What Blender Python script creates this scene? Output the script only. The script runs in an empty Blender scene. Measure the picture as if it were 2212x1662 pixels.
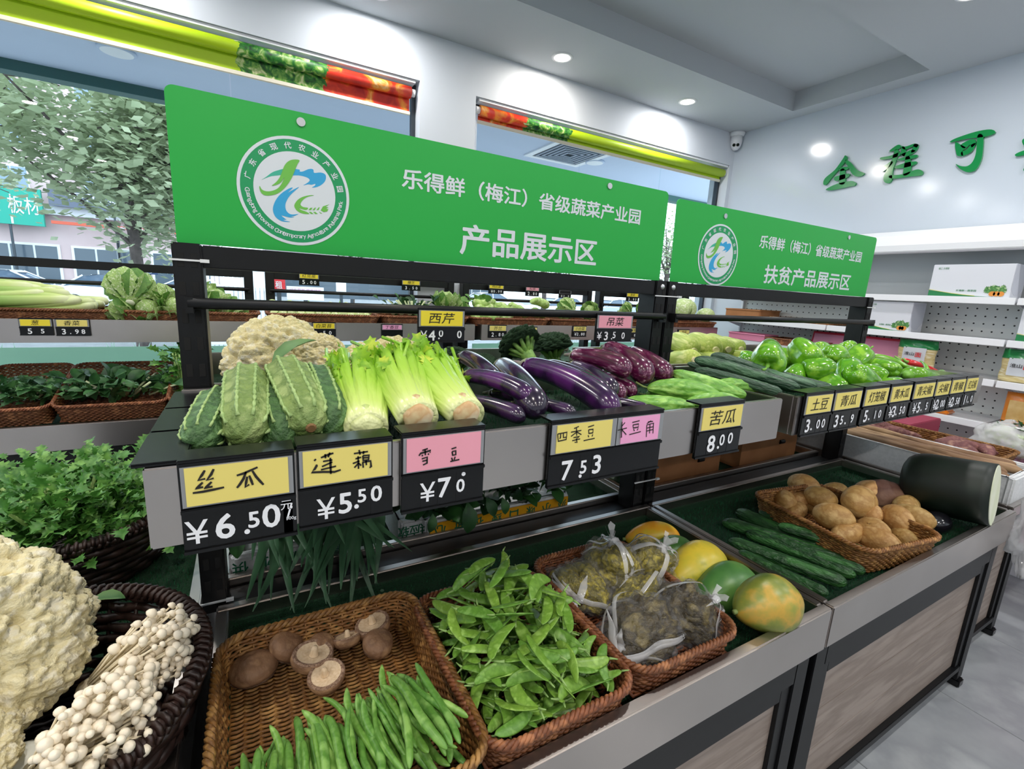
import bpy, bmesh, math, random
import numpy as np
from mathutils import Vector as V, Matrix, noise as mn
R = math.radians
rnd = random.Random(7)
scene = bpy.context.scene
COL = scene.collection
# ---------------------------------------------------------------- camera
CAMH = 1.39
_y, _p, _r, FPX = R(29.694), R(11.343), R(3.071), 1009.28
FW = V((math.sin(_y)*math.cos(_p), math.cos(_y)*math.cos(_p), -math.sin(_p)))
_rt = V((math.cos(_y), -math.sin(_y), 0)); _up = _rt.cross(FW)
RT = _rt*math.cos(_r) + _up*math.sin(_r); UP = _up*math.cos(_r) - _rt*math.sin(_r)
cam_d = bpy.data.cameras.new('camera'); cam = bpy.data.objects.new('camera', cam_d); COL.objects.link(cam)
cam_d.sensor_width = 36; cam_d.lens = FPX/2212*36; cam_d.clip_start = .02; cam_d.clip_end = 300
cam.matrix_world = Matrix(((RT.x, UP.x, -FW.x, 0), (RT.y, UP.y, -FW.y, 0), (RT.z, UP.z, -FW.z, CAMH), (0, 0, 0, 1)))
scene.camera = cam
# ---------------------------------------------------------------- world (overcast daylight), exposure
w = bpy.data.worlds.new('overcast_sky'); scene.world = w; w.use_nodes = True
_bg = w.node_tree.nodes['Background']; _bg.inputs[0].default_value = (.80, .90, 1.0, 1); _bg.inputs[1].default_value = 3.2
vs = scene.view_settings
vs.view_transform = 'Standard'; vs.look = 'None'; vs.exposure = 0.25; vs.gamma = 1.0; vs.use_curve_mapping = False
DOWNLIGHT_W = 9.0
scene.cycles.caustics_reflective = False; scene.cycles.caustics_refractive = False
scene.cycles.max_bounces = 8; scene.cycles.transparent_max_bounces = 24; scene.cycles.sample_clamp_indirect = 6
# ---------------------------------------------------------------- pixel of the photograph -> point on a plane of the room
def ray(x, y): return RT*((x-1106)/FPX) - UP*((y-831)/FPX) + FW
def UZ(x, y, z): d = ray(x, y); d = d*((z-CAMH)/d.z); return V((d.x, d.y, z))
def UY(x, y, Y): d = ray(x, y); d = d*(Y/d.y); return V((d.x, Y, d.z+CAMH))
def UX(x, y, X): d = ray(x, y); d = d*(X/d.x); return V((X, d.y, d.z+CAMH))
# ---------------------------------------------------------------- materials
def hexc(h):
    if not isinstance(h, str): return (*h, 1)
    h = h.lstrip('#'); o = []
    for i in (0, 2, 4):
        c = int(h[i:i+2], 16)/255; o.append(c/12.92 if c <= .04045 else ((c+.055)/1.055)**2.4)
    return (*o, 1)
class NT:
    def __init__(s, name):
        s.m = bpy.data.materials.new(name); s.m.use_nodes = True; s.t = s.m.node_tree
        s.b = s.t.nodes['Principled BSDF']; s.out = s.t.nodes['Material Output']
    def n(s, typ, **kw):
        x = s.t.nodes.new(typ)
        for k, v in kw.items():
            if k[0] == 'i': x.inputs[int(k[1:])].default_value = v
            else: setattr(x, k, v)
        return x
    def l(s, a, b): s.t.links.new(a, b)
    def ramp(s, stops, interp='LINEAR'):
        r = s.n('ShaderNodeValToRGB'); e = r.color_ramp.elements; r.color_ramp.interpolation = interp
        while len(e) < len(stops): e.new(.5)
        for q, (p, c) in zip(e, stops): q.position = p; q.color = hexc(c) if not (isinstance(c, tuple) and len(c) == 4) else c
        return r
    def vec(s, scale=(1, 1, 1), kind='Object'):
        tc = s.n('ShaderNodeTexCoord'); mp = s.n('ShaderNodeMapping'); mp.inputs['Scale'].default_value = scale
        s.l(tc.outputs[kind], mp.inputs['Vector']); return mp.outputs[0]
def M(name, col, rough=.5, metal=0, col2=None, ns=20, det=3, bump=0, bs=60, spec=.5, var=0, coat=0, sss=0, stretch=(1, 1, 1), lo=.35, hi=.65, col3=None, transl=0):
    k = NT(name); b = k.b
    b.inputs['Roughness'].default_value = rough; b.inputs['Metallic'].default_value = metal
    b.inputs['Specular IOR Level'].default_value = spec; b.inputs['Coat Weight'].default_value = coat; b.inputs['Coat Roughness'].default_value = .12
    b.inputs['Base Color'].default_value = hexc(col)
    src = None; vec = k.vec(stretch) if (col2 or bump) else None
    if col2:
        nz = k.n('ShaderNodeTexNoise'); nz.inputs['Scale'].default_value = ns; nz.inputs['Detail'].default_value = det
        k.l(vec, nz.inputs['Vector'])
        st = [(lo, col), (hi, col2)] if not col3 else [(lo, col), ((lo+hi)/2, col2), (hi, col3)]
        rp = k.ramp(st); k.l(nz.outputs[0], rp.inputs[0]); src = rp.outputs[0]
    if var:
        oi = k.n('ShaderNodeObjectInfo'); hs = k.n('ShaderNodeHueSaturation')
        mr = k.n('ShaderNodeMapRange'); mr.inputs[3].default_value = 1-var; mr.inputs[4].default_value = 1+var
        k.l(oi.outputs['Random'], mr.inputs[0]); k.l(mr.outputs[0], hs.inputs['Value'])
        mr2 = k.n('ShaderNodeMapRange'); mr2.inputs[3].default_value = .5+var*.08; mr2.inputs[4].default_value = .5-var*.08
        k.l(oi.outputs['Random'], mr2.inputs[0]); k.l(mr2.outputs[0], hs.inputs['Hue'])
        if src: k.l(src, hs.inputs['Color'])
        else: hs.inputs['Color'].default_value = hexc(col)
        src = hs.outputs[0]
    if src: k.l(src, b.inputs['Base Color'])
    if bump:
        nb = k.n('ShaderNodeTexNoise'); nb.inputs['Scale'].default_value = bs; nb.inputs['Detail'].default_value = 4
        k.l(vec, nb.inputs['Vector']); bp = k.n('ShaderNodeBump'); bp.inputs['Strength'].default_value = min(1, bump); bp.inputs['Distance'].default_value = .02*max(1, bump)
        k.l(nb.outputs[0], bp.inputs['Height']); k.l(bp.outputs[0], b.inputs['Normal'])
    if sss: b.inputs['Subsurface Weight'].default_value = sss; b.inputs['Subsurface Radius'].default_value = (.01, .008, .004)
    if transl:
        tr = k.n('ShaderNodeBsdfTranslucent'); tr.inputs[0].default_value = hexc(col)
        if src: k.l(src, tr.inputs[0])
        mx = k.n('ShaderNodeMixShader'); mx.inputs[0].default_value = transl
        k.l(b.outputs[0], mx.inputs[1]); k.l(tr.outputs[0], mx.inputs[2]); k.l(mx.outputs[0], k.out.inputs[0])
    return k.m
def glass(name, tint=(.93, .97, 1), refl=.9, rough=0.0, bump=0, ior=1.45, haze=0, hazecol=(.8, .8, .8)):
    k = NT(name); k.t.nodes.remove(k.b)
    tr = k.n('ShaderNodeBsdfTransparent'); tr.inputs[0].default_value = (*tint, 1)
    gl = k.n('ShaderNodeBsdfGlossy'); gl.inputs['Roughness'].default_value = rough
    fr = k.n('ShaderNodeFresnel'); fr.inputs[0].default_value = ior
    ml = k.n('ShaderNodeMath', operation='MULTIPLY'); ml.inputs[1].default_value = refl
    k.l(fr.outputs[0], ml.inputs[0]); ge = k.n('ShaderNodeNewGeometry'); sb = k.n('ShaderNodeMath', operation='SUBTRACT'); sb.inputs[0].default_value = 1; k.l(ge.outputs['Backfacing'], sb.inputs[1])
    m0 = k.n('ShaderNodeMath', operation='MULTIPLY'); k.l(ml.outputs[0], m0.inputs[0]); k.l(sb.outputs[0], m0.inputs[1])   # only the near face of a pane mirrors
    mx = k.n('ShaderNodeMixShader'); k.l(m0.outputs[0], mx.inputs[0]); k.l(gl.outputs[0], mx.inputs[2])
    if haze:
        df = k.n('ShaderNodeBsdfDiffuse'); df.inputs[0].default_value = (*hazecol, 1)
        m2 = k.n('ShaderNodeMixShader'); m2.inputs[0].default_value = haze
        k.l(tr.outputs[0], m2.inputs[1]); k.l(df.outputs[0], m2.inputs[2]); k.l(m2.outputs[0], mx.inputs[1])
    else: k.l(tr.outputs[0], mx.inputs[1])
    if bump:
        nb = k.n('ShaderNodeTexNoise'); nb.inputs['Scale'].default_value = bump; nb.inputs['Detail'].default_value = 5; nb.inputs['Distortion'].default_value = 1.5
        k.l(k.vec(), nb.inputs['Vector']); bp = k.n('ShaderNodeBump'); bp.inputs['Strength'].default_value = 1; bp.inputs['Distance'].default_value = .03
        k.l(nb.outputs[0], bp.inputs['Height']); k.l(bp.outputs[0], gl.inputs['Normal']); k.l(bp.outputs[0], fr.inputs['Normal'])
    k.l(mx.outputs[0], k.out.inputs[0]); return k.m
def emis(name, col, s):
    k = NT(name); k.b.inputs['Base Color'].default_value = hexc(col); k.b.inputs['Emission Color'].default_value = hexc(col); k.b.inputs['Emission Strength'].default_value = s; return k.m
# ---------------------------------------------------------------- mesh builder and object helpers
class MB:
    def __init__(s): s.v = []; s.f = []
    def add(s, vs, fs):
        o = len(s.v); s.v += [tuple(v) for v in vs]; s.f += [tuple(i+o for i in f) for f in fs]; return s
    def box(s, x0, x1, y0, y1, z0, z1):
        return s.add([(x, y, z) for z in (z0, z1) for y in (y0, y1) for x in (x0, x1)],
                     [(0, 2, 3, 1), (4, 5, 7, 6), (0, 1, 5, 4), (2, 6, 7, 3), (0, 4, 6, 2), (1, 3, 7, 5)])
    def prism(s, pts, d, cap=True):
        """closed polygon of 3-D points pushed along d"""
        n = len(pts); d = V(d); a = [V(p) for p in pts]
        return s.add(a+[p+d for p in a], ([tuple(range(n))[::-1], tuple(range(n, 2*n))] if cap else [])+[(i, (i+1) % n, (i+1) % n+n, i+n) for i in range(n)])
    def grid(s, rows, closed_u=False, closed_v=False, cap=False):
        n = len(rows[0]); m = len(rows); o = len(s.v)
        for r_ in rows: s.v += [tuple(p) for p in r_]
        for j in range(m if closed_v else m-1):
            for i in range(n if closed_u else n-1):
                i2 = (i+1) % n; j2 = (j+1) % m
                s.f.append((o+j*n+i, o+j*n+i2, o+j2*n+i2, o+j2*n+i))
        if cap: s.f.append(tuple(o+i for i in range(n))[::-1]); s.f.append(tuple(o+(m-1)*n+i for i in range(n)))
        return s
    def sweep(s, path, rad, na=8, up=(0, 0, 1), cap=True, closed=False, flat=1.0):
        """tube along path; rad number or f(t, angle); flat scales the up-axis"""
        P = [V(p) for p in path]; n = len(P); rows = []; u = V(up)
        for i, p in enumerate(P):
            a = P[(i-1) % n] if (closed or i) else P[0]; b = P[(i+1) % n] if (closed or i < n-1) else P[-1]
            t = (b-a).normalized(); q = u.cross(t)
            if q.length < .05: q = V((1, 0, 0)).cross(t) if abs(t.x) < .9 else V((0, 1, 0)).cross(t)
            q.normalize(); w_ = t.cross(q); tt = i/(n-1 if n > 1 else 1); row = []
            for k in range(na):
                an = 2*math.pi*k/na; r_ = rad(tt, an) if callable(rad) else rad
                row.append(p+q*(math.cos(an)*r_)+w_*(math.sin(an)*r_*flat))
            rows.append(row)
        return s.grid(rows, True, closed, cap and not closed)
    def lathe(s, prof, na=24, c=(0, 0, 0), cap=True, lob=None):
        rows = []
        for r_, z in prof:
            rows.append([(c[0]+math.cos(2*math.pi*k/na)*r_*(lob(2*math.pi*k/na, z) if lob else 1), c[1]+math.sin(2*math.pi*k/na)*r_*(lob(2*math.pi*k/na, z) if lob else 1), c[2]+z) for k in range(na)])
        return s.grid(rows, True, False, cap)
    def mesh(s, name, mat=None, smooth=False):
        me = bpy.data.meshes.new(name); me.from_pydata(s.v, [], s.f)
        if mat: me.materials.append(mat)
        if smooth: me.shade_smooth()
        me.update(); return me
    def build(s, name, mat, parent=None, smooth=False, bevel=0):
        me = s.mesh(name, mat, smooth)
        if bevel: bev(me, bevel)
        return link(name, me, parent)
def bev(me, w_, seg=2):
    bm = bmesh.new(); bm.from_mesh(me); bmesh.ops.remove_doubles(bm, verts=bm.verts, dist=1e-6)
    es = [e for e in bm.edges if len(e.link_faces) == 2 and e.calc_face_angle(0) > .6]
    bmesh.ops.bevel(bm, geom=es, offset=w_, segments=seg, affect='EDGES', clamp_overlap=True); bm.to_mesh(me); bm.free()
def link(name, me, parent=None, mw=None):
    o = bpy.data.objects.new(name, me); COL.objects.link(o)
    if parent is not None: o.parent = parent
    if mw is not None: o.matrix_local = mw
    return o
def tag(o, label, cat, group=None, kind=None):
    o['label'] = label; o['category'] = cat
    if group: o['group'] = group
    if kind: o['kind'] = kind
    return o
def thing(name, label, cat, loc=(0, 0, 0), group=None, mw=None):
    o = bpy.data.objects.new(name, None); COL.objects.link(o); o.location = loc; o.empty_display_size = .05
    if mw is not None: o.matrix_world = mw
    return tag(o, label, cat, group)
def struct(name, mb, mat, label=None, cat=None, smooth=False, bevel=0):
    o = mb.build(name, mat, None, smooth, bevel); o['kind'] = 'structure'
    o['label'] = label or name.replace('_', ' '); o['category'] = cat or name.split('_')[0]; return o
def copy_tree(o, mw=None, label=None, parent=None):
    c = o.copy(); COL.objects.link(c); c.parent = parent
    if mw is not None: c.matrix_world = mw
    if label: c['label'] = label
    for ch in o.children: copy_tree(ch, None, None, c)
    return c
def along(p0, p1, roll=0, scale=None):
    """matrix that lays the unit x axis from p0 to p1"""
    p0 = V(p0); p1 = V(p1); x = p1-p0; L = x.length; x.normalize(); z = V((0, 0, 1)); y = z.cross(x)
    if y.length < .05: y = V((0, 1, 0))
    y.normalize(); z = x.cross(y); m = Matrix((x, y, z)).transposed().to_4x4() @ Matrix.Rotation(roll, 4, 'X')
    s_ = L if scale is None else scale
    return Matrix.Translation(p0) @ m @ Matrix.Diagonal((s_, s_, s_, 1))
# ---------------------------------------------------------------- lettering
_TX = {}
def text_mesh(s, w_=None, h=None, mat=None, bold=0, shear=0, depth=.0004, spacing=1.0):
    """flat lettering centred on the origin in the local xy plane, fitted to w_ x h"""
    key = (s, shear, spacing)
    if key not in _TX:
        c = bpy.data.curves.new('lettering', 'FONT'); c.body = s; c.size = 1; c.shear = shear; c.space_character = spacing; c.resolution_u = 3
        o = bpy.data.objects.new('lettering', c); _TX[key] = bpy.data.meshes.new_from_object(o); bpy.data.objects.remove(o); bpy.data.curves.remove(c)
    me = _TX[key].copy()
    n = len(me.vertices); a = np.empty(n*3); me.vertices.foreach_get('co', a); a = a.reshape(-1, 3)
    lo = a.min(0); hi = a.max(0); a -= (lo+hi)/2; sx = (w_/(hi[0]-lo[0])) if w_ else None; sy = (h/(hi[1]-lo[1])) if h else None
    sx = sx or sy; sy = sy or sx; a[:, 0] *= sx; a[:, 1] *= sy; a[:, 2] = depth
    if bold:                                            # thicken the strokes: shifted copies of the outline in one plane
        fs = [tuple(p.vertices) for p in me.polygons]; bx = bold*sx*.9; by = bold*sy*.9; vv = []; ff = []
        for q in range(8):
            dx = math.cos(q*math.pi/4)*bx; dy = math.sin(q*math.pi/4)*by; vv.append(a+np.array((dx, dy, q*2e-6))); ff += [tuple(i+q*n for i in f) for f in fs]
        bpy.data.meshes.remove(me); me = bpy.data.meshes.new('lettering'); me.from_pydata(np.concatenate(vv).tolist(), [], ff)
    else: me.vertices.foreach_set('co', a.ravel()); me.materials.clear()
    if mat: me.materials.append(mat)
    me.name = 'lettering'; me.update(); return me
FRONT = Matrix(((1, 0, 0, 0), (0, 0, -1, 0), (0, 1, 0, 0), (0, 0, 0, 1)))      # local xy plane facing -Y
LEFTW = Matrix(((0, 0, -1, 0), (-1, 0, 0, 0), (0, 1, 0, 0), (0, 0, 0, 1)))     # local xy plane facing -X
def lettering(name, s, c, parent, mat, w_=None, h=None, bold=0, shear=0, face=FRONT, rot=0, spacing=1.0):
    me = text_mesh(s, w_, h, mat, bold, shear, spacing=spacing); mw = Matrix.Translation(V(c)) @ face @ Matrix.Rotation(rot, 4, 'Z')
    if len(s) < 2 or not all(ord(ch) > 0x2e7f for ch in s): return link(name, me, parent, mw)
    n = len(s); vs_ = [tuple(v.co) for v in me.vertices]; x0 = min(v[0] for v in vs_); x1 = max(v[0] for v in vs_); cell = {}    # one object per character
    for p in me.polygons: cell.setdefault(min(n-1, int((sum(vs_[i][0] for i in p.vertices)/len(p.vertices)-x0)/(x1-x0)*n)), []).append(tuple(p.vertices))
    for fs in cell.values():
        ids = sorted({i for f in fs for i in f}); mp = {i: k for k, i in enumerate(ids)}; mb = MB(); mb.add([vs_[i] for i in ids], [tuple(mp[i] for i in f) for f in fs]); o = link(name, mb.mesh(name, mat), parent, mw)
    bpy.data.meshes.remove(me); return o
def stroke_mesh(strokes, mat, wd, face_n=V((0, -1, 0))):
    """pen strokes (lists of 3-D points) as flat ribbons"""
    mb = MB()
    for st in strokes:
        P = [V(p) for p in st]
        for i, p in enumerate(P):
            a = P[max(0, i-1)]; b = P[min(len(P)-1, i+1)]; t = (b-a).normalized(); sd = t.cross(face_n).normalized()*wd*(.75 if i in (0, len(P)-1) else 1)
            mb.v += [tuple(p-sd), tuple(p+sd)]
            if i: k = len(mb.v); mb.f.append((k-4, k-3, k-1, k-2))
    return mb.mesh('handwriting', mat)
def smooth_pts(pts, n=6, closed=True):
    out = []; N = len(pts); P = [V((*p, 0)) if len(p) == 2 else V(p) for p in pts]
    for i in range(N if closed else N-1):
        p0 = P[(i-1) % N] if closed or i else P[0]; p1 = P[i]; p2 = P[(i+1) % N]; p3 = P[(i+2) % N] if closed or i < N-2 else P[-1]
        for k in range(n):
            t = k/n; out.append(.5*((2*p1)+(p2-p0)*t+(2*p0-5*p1+4*p2-p3)*t*t+(3*p1-p0-3*p2+p3)*t**3))
    if not closed: out.append(P[-1])
    return out
# ================================================================ materials of the place
STEEL = M('brushed_steel', '#c4bdb8', .28, 1.0, '#b9b2ad', ns=3)
STEELD = M('shelf_steel', '#9c9490', .42, .9, '#8b837e', ns=7)
BLACK = M('black_powder_coat', '#08090b', .42, 0, '#0b0c0e', ns=30, spec=.35)
BLKPL = M('black_plastic', '#08090b', .24, spec=.4)
WHITEP = M('white_paint', '#d0d6de', .6)
WALLG = M('glossy_white_panel', '#c6cfda', .14, spec=.6)
CEILM = M('ceiling_paint', '#bcc1c6', .75)
WHITEM = M('white_shelf_metal', '#e8eaee', .3)
TURF = M('turf_mat', '#0f5029', .9, 0, '#0a381f', ns=300, bump=.9, bs=420)
WICK = M('wicker', '#94642f', .55, 0, '#6c441c', ns=45, col3='#ab7d45', var=.06)
WICKR = M('reddish_wicker', '#8c5432', .55, 0, '#66381d', ns=45, col3='#a66d46', var=.06)
WICKD = M('dark_wicker', '#3a2722', .45, 0, '#211512', ns=50)
WOOD = M('greige_wood_laminate', '#96887e', .5, 0, '#85776d', ns=4, det=5, stretch=(1.0, 8, 8), col3='#9d8f85')
TILEM = M('marble_tile', '#a9adb1', .18, 0, '#9a9ea3', ns=3.5, det=7, col3='#b7bbbe', var=.03)
GROUT = M('grout', '#7d7f82', .8)
CARD_Y = M('yellow_card', '#ead977', .6); CARD_P = M('pink_card', '#eea2b3', .6); CARD_YB = M('bright_yellow_card', '#f0da35', .55); CARD_PP = M('lilac_pink_card', '#f0a6d0', .6)
CLEARP = M('card_sleeve', '#8f9296', .25)
INK = M('marker_ink', '#1b1713', .6); WHITEI = M('white_numeral', '#eef0f4', .5)
SIGNG = M('sign_green', '#22ad45', .42, spec=.4); SIGNT = M('sign_white_print', '#dde3ea', .5); SIGNE = M('sign_edge', '#d8c98a', .6)
EMG = M('emblem_ring_green', '#0d9a5c', .45); EML = M('emblem_leaf_green', '#6fbf4b', .45); EMB = M('emblem_blue', '#2fa5dc', .45); EMT = M('emblem_teal', '#3fb59a', .45)
ACRY = M('green_acrylic', '#0a8a45', .12, coat=.5)
FOAM = M('polystyrene', '#e6e7e8', .7, 0, '#dadcdd', ns=90, bump=.15, bs=220)
CARTON = M('cardboard', '#b17a4e', .75, 0, '#a56f45', ns=12)
FILM = M('green_window_film', '#c6e2d2', .55, transl=.66)
GLASS = glass('window_glass', (.90, .96, .97), 1.0)
FRAME = M('dark_frame_metal', '#3c434a', .4, .5)
RED = M('red_print', '#d3262c', .45); PINKM = M('pink_plastic', '#e58fb0', .35); REDP = M('crimson_plastic', '#c3213f', .35)
# ================================================================ room shell
XL, XR, YF, YW, ZC = -4.4, 4.0, -4.1, 3.1, 2.9
floor = struct('floor', MB().box(XL, XR, YF, YW, -.1, -.008), GROUT, 'floor of pale grey marble tiles', 'floor')
_tile = MB().box(.0015, .5985, .0015, .5985, -.01, 0).mesh('floor_tile', TILEM); bev(_tile, .0015, 1)
for i in range(14):
    for j in range(12):
        x = XL+i*.6; y = YF+j*.6
        if x+.6 <= XR+1e-6 and y+.6 <= YW+.11:
            o = link('floor_tile', _tile, floor, Matrix.Translation((x, min(y, YW-.6), 0)))
c = MB()
c.box(XL, XR, 2.5, YW+.2, ZC, 3.2).box(3.85, XR, 1.63, 2.5, ZC, 3.2).box(XL, XR, YF, 1.63, ZC, 3.2).box(XL, -1.2, 1.63, 2.5, ZC, 3.2).box(-1.2, 3.85, 1.63, 2.5, 3.04, 3.2)
ceiling = struct('ceiling', c, CEILM, 'white plaster ceiling with a rectangular recess', 'ceiling')
WX0, WXR = 1.0, 1.38                                         # pillar between the two windows
c = MB().box(XL, XR, YW, YW+.2, 2.63, ZC).box(WX0, WXR, YW, YW+.2, 0, 2.63).box(3.955, XR, YW, YW+.2, 0, 2.63).box(XL, -3.2, YW, YW+.2, 0, 2.63).box(-3.2, WX0, YW, YW+.2, 0, .3).box(WXR, 3.955, YW, YW+.2, 0, .3)
wall_back = struct('wall_back', c, WHITEP, 'white wall around the shop windows', 'wall')
c = MB().box(XR, XR+.15, YF, YW+.2, 1.93, ZC)
wall_right = struct('wall_right', c, WALLG, 'glossy white upper wall panel behind the green characters', 'wall')
struct('wall_right_lower', MB().box(XR, XR+.15, YF, YW+.2, 0, 1.93), WHITEP, 'white wall behind the wall shelving', 'wall')
struct('trim_1', MB().box(XR-.012, XR+.005, YF, YW, 1.905, 1.93), FRAME, 'thin dark strip along the foot of the glossy wall panel', 'trim')  # plain dark strip along the foot of the panel
struct('wall_left', MB().box(XL-.15, XL, YF, YW+.2, 0, ZC), WHITEP, 'white side wall', 'wall')
struct('wall_front', MB().box(XL, XR, YF-.15, YF, 0, ZC), WHITEP, 'white wall behind the viewer', 'wall')
def window(name, x0, x1, joints, label):
    w_ = struct(name, MB().box(x0, x1, YW+.085, YW+.125, .3, .325).box(x0, x1, YW+.085, YW+.125, 2.60, 2.63).box(x0, x0+.025, YW+.085, YW+.125, .325, 2.6).box(x1-.025, x1, YW+.085, YW+.125, .325, 2.6), FRAME, label, 'window')
    xs = [x0+.025]+joints+[x1-.025]
    for a, b in zip(xs, xs[1:]): MB().box(a+.002, b-.002, YW+.1, YW+.11, .325, 2.6).build('pane', GLASS, w_)
    return w_
window_1 = window('window_1', -3.2, WX0, [-1.75, -.02], 'large shop window left of the white pillar')
window_2 = window('window_2', WXR, 3.955, [2.33, 3.2], 'shop window between the white pillar and the right wall')
for wn, x0, x1 in ((window_1, -3.1, .93), (window_2, 1.46, 3.9)):
    f = MB().box(x0, x1, YW+.094, YW+.099, .55, .985).build('green_film', FILM, wn); f['label'] = 'frosted green film on the lower glass'
    mb = MB(); rg = random.Random(int(x1*10))
    for k in range(150):
        x = rg.uniform(x0, x1); h = rg.uniform(.02, .06)
        if mn.noise((x*3, 0, 0)) < 0: continue
        dx = rg.uniform(-.02, .02); mb.add([(x-.003, YW+.0935, .985), (x+.003, YW+.0935, .985), (x+dx, YW+.0935, .985+h)], [(0, 1, 2)])
    mb.build('printed_grass', FILM, wn)
# ---------------------------------------------------------------- ceiling lamps (each carries its own light)
LENS = emis('lamp_lens', '#fff6e6', 14)
def downlight(x, y, z, label, power=DOWNLIGHT_W, warm=False):
    t = thing('ceiling_downlight', label, 'downlight', (x, y, z), 'recessed ceiling downlights')
    MB().lathe([(.052, -.001), (.052, -.006), (.068, -.004), (.07, 0)], 28, cap=False).build('trim_ring', WHITEM, t, True)
    MB().lathe([(.0, -.002), (.052, -.0021)], 28, cap=False).build('lens', LENS, t)
    ld = bpy.data.lights.new('lamp_light', 'AREA'); ld.shape = 'DISK'; ld.size = .1; ld.energy = power; ld.color = (1, .92, .82) if warm else (1, .98, .96)
    lo = link('lamp_light', ld, t); lo.location = (0, 0, -.009)
for i, x in enumerate((-2.87, -1.68, -.5, .69, 1.875, 3.06)):
    downlight(x, 2.86, ZC, ('lit downlight over the window band farthest from the corner camera', 'lit downlight over the left window', 'lit downlight over the big green sign left end', 'lit downlight above the left window near the pillar', 'lit downlight in the ceiling band above the right window', 'lit downlight in the ceiling band nearest the security camera')[i], warm=(i == 4), power=DOWNLIGHT_W*.8)
for j, y in enumerate((1.2, -.1, -1.4, -2.7)):
    for i, x in enumerate((-3.3, -1.7, -.1, 1.5, 3.1)):
        downlight(x, y, ZC, 'lit downlight in row %s of the front ceiling, %s from the left wall' % (('one', 'two', 'three', 'four')[j], ('first', 'second', 'third', 'fourth', 'fifth')[i]), warm=(i == 2))
# ---------------------------------------------------------------- roller blinds
def blind_mat(name, stops):
    k = NT(name); b = k.b; b.inputs['Roughness'].default_value = .45
    tc = k.n('ShaderNodeTexCoord'); sp = k.n('ShaderNodeSeparateXYZ'); k.l(tc.outputs['Object'], sp.inputs[0])
    def noise(sc, d=0.0):
        nz = k.n('ShaderNodeTexNoise'); nz.inputs['Scale'].default_value = sc; nz.inputs['Detail'].default_value = 5; nz.inputs['Distortion'].default_value = d
        k.l(tc.outputs['Object'], nz.inputs['Vector']); return nz.outputs[0]
    n1 = noise(22, 1); leaf = k.ramp([(.32, '#0c3316'), (.47, '#2c7d2a'), (.57, '#7fb04a'), (.68, '#e5e9b4')]); k.l(n1, leaf.inputs[0])
    n2 = noise(9, .8); tom = k.ramp([(.3, '#b3140f'), (.5, '#e03a1c'), (.62, '#f39a2c'), (.72, '#fbe9c4')]); k.l(n2, tom.inputs[0])
    wob = k.n('ShaderNodeMath', operation='MULTIPLY_ADD'); wob.inputs[1].default_value = .12; k.l(n1, wob.inputs[0]); k.l(sp.outputs[0], wob.inputs[2])
    cur = None
    for (lim, kind) in stops:
        src = {'leaf': leaf.outputs[0], 'tom': tom.outputs[0]}.get(kind)
        if cur is None:
            rgb = k.n('ShaderNodeRGB'); rgb.outputs[0].default_value = hexc('#b5d51c'); cur = src or rgb.outputs[0]; continue
        gt = k.n('ShaderNodeMath', operation='GREATER_THAN'); gt.inputs[1].default_value = lim+.06; k.l(wob.outputs[0], gt.inputs[0])
        mx = k.n('ShaderNodeMix', data_type='RGBA'); k.l(gt.outputs[0], mx.inputs[0]); k.l(cur, mx.inputs[6])
        if src: k.l(src, mx.inputs[7])
        else: mx.inputs[7].default_value = hexc('#b5d51c')
        cur = mx.outputs[2]
    k.l(cur, b.inputs['Base Color']); return k.m
BL1 = blind_mat('blind_print_left', [(0, 'lime'), (.02, 'leaf'), (.46, 'tom')]); BL2 = blind_mat('blind_print_right', [(0, 'tom'), (1.78, 'leaf'), (2.17, 'lime')])
CREAM = M('cream_bar', '#e9e2d0', .5)
def blind(x0, x1, ztube, zbar, mat, label):
    t = thing('roller_blind', label, 'blind', ((x0+x1)/2, YW+.045, ztube)); inv = Matrix.Translation((-(x0+x1)/2, -YW-.045, -ztube))
    def put(o): o.data.transform(Matrix()); o.matrix_local = inv; return o
    put(MB().sweep([(x0, YW+.045, ztube), ((x0+x1)/2, YW+.045, ztube), (x1, YW+.045, ztube)], .034, 20).build('rolled_fabric', mat, t, True))
    put(MB().sweep([(x0-.03, YW+.045, ztube), (x0-.002, YW+.045, ztube)], .022, 12).build('end_bracket', WHITEM, t)); put(MB().sweep([(x1+.002, YW+.045, ztube), (x1+.025, YW+.045, ztube)], .022, 12).build('end_bracket', WHITEM, t))
    put(MB().box(x0, x1, YW+.072, YW+.0735, zbar, ztube).build('hanging_fabric', mat, t))
    put(MB().box(x0-.005, x1+.005, YW+.066, YW+.08, zbar-.022, zbar).build('bottom_bar', CREAM, t, bevel=.003))
    put(MB().box(x0-.02, x1+.02, YW+.01, YW+.08, 2.612, 2.628).build('head_rail', WHITEM, t))
    return put
blind(-2.0, .955, 2.565, 2.465, BL1, 'half lowered roller blind with lime print and red tomato end')
p_ = blind(1.43, 3.93, 2.565, 2.515, BL2, 'rolled up blind with tomato and lettuce print right of the pillar')
tag(MB().sweep([(1.405, YW+.05, 2.55), (1.403, YW+.05, 1.9), (1.4, YW+.05, 1.3)], .0025, 6).sweep([(1.415, YW+.055, 2.55), (1.414, YW+.055, 1.9), (1.4, YW+.05, 1.3)], .0025, 6).build('blind_cord', WHITEM), 'thin white pull cord hanging beside the pillar', 'cord')
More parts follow.
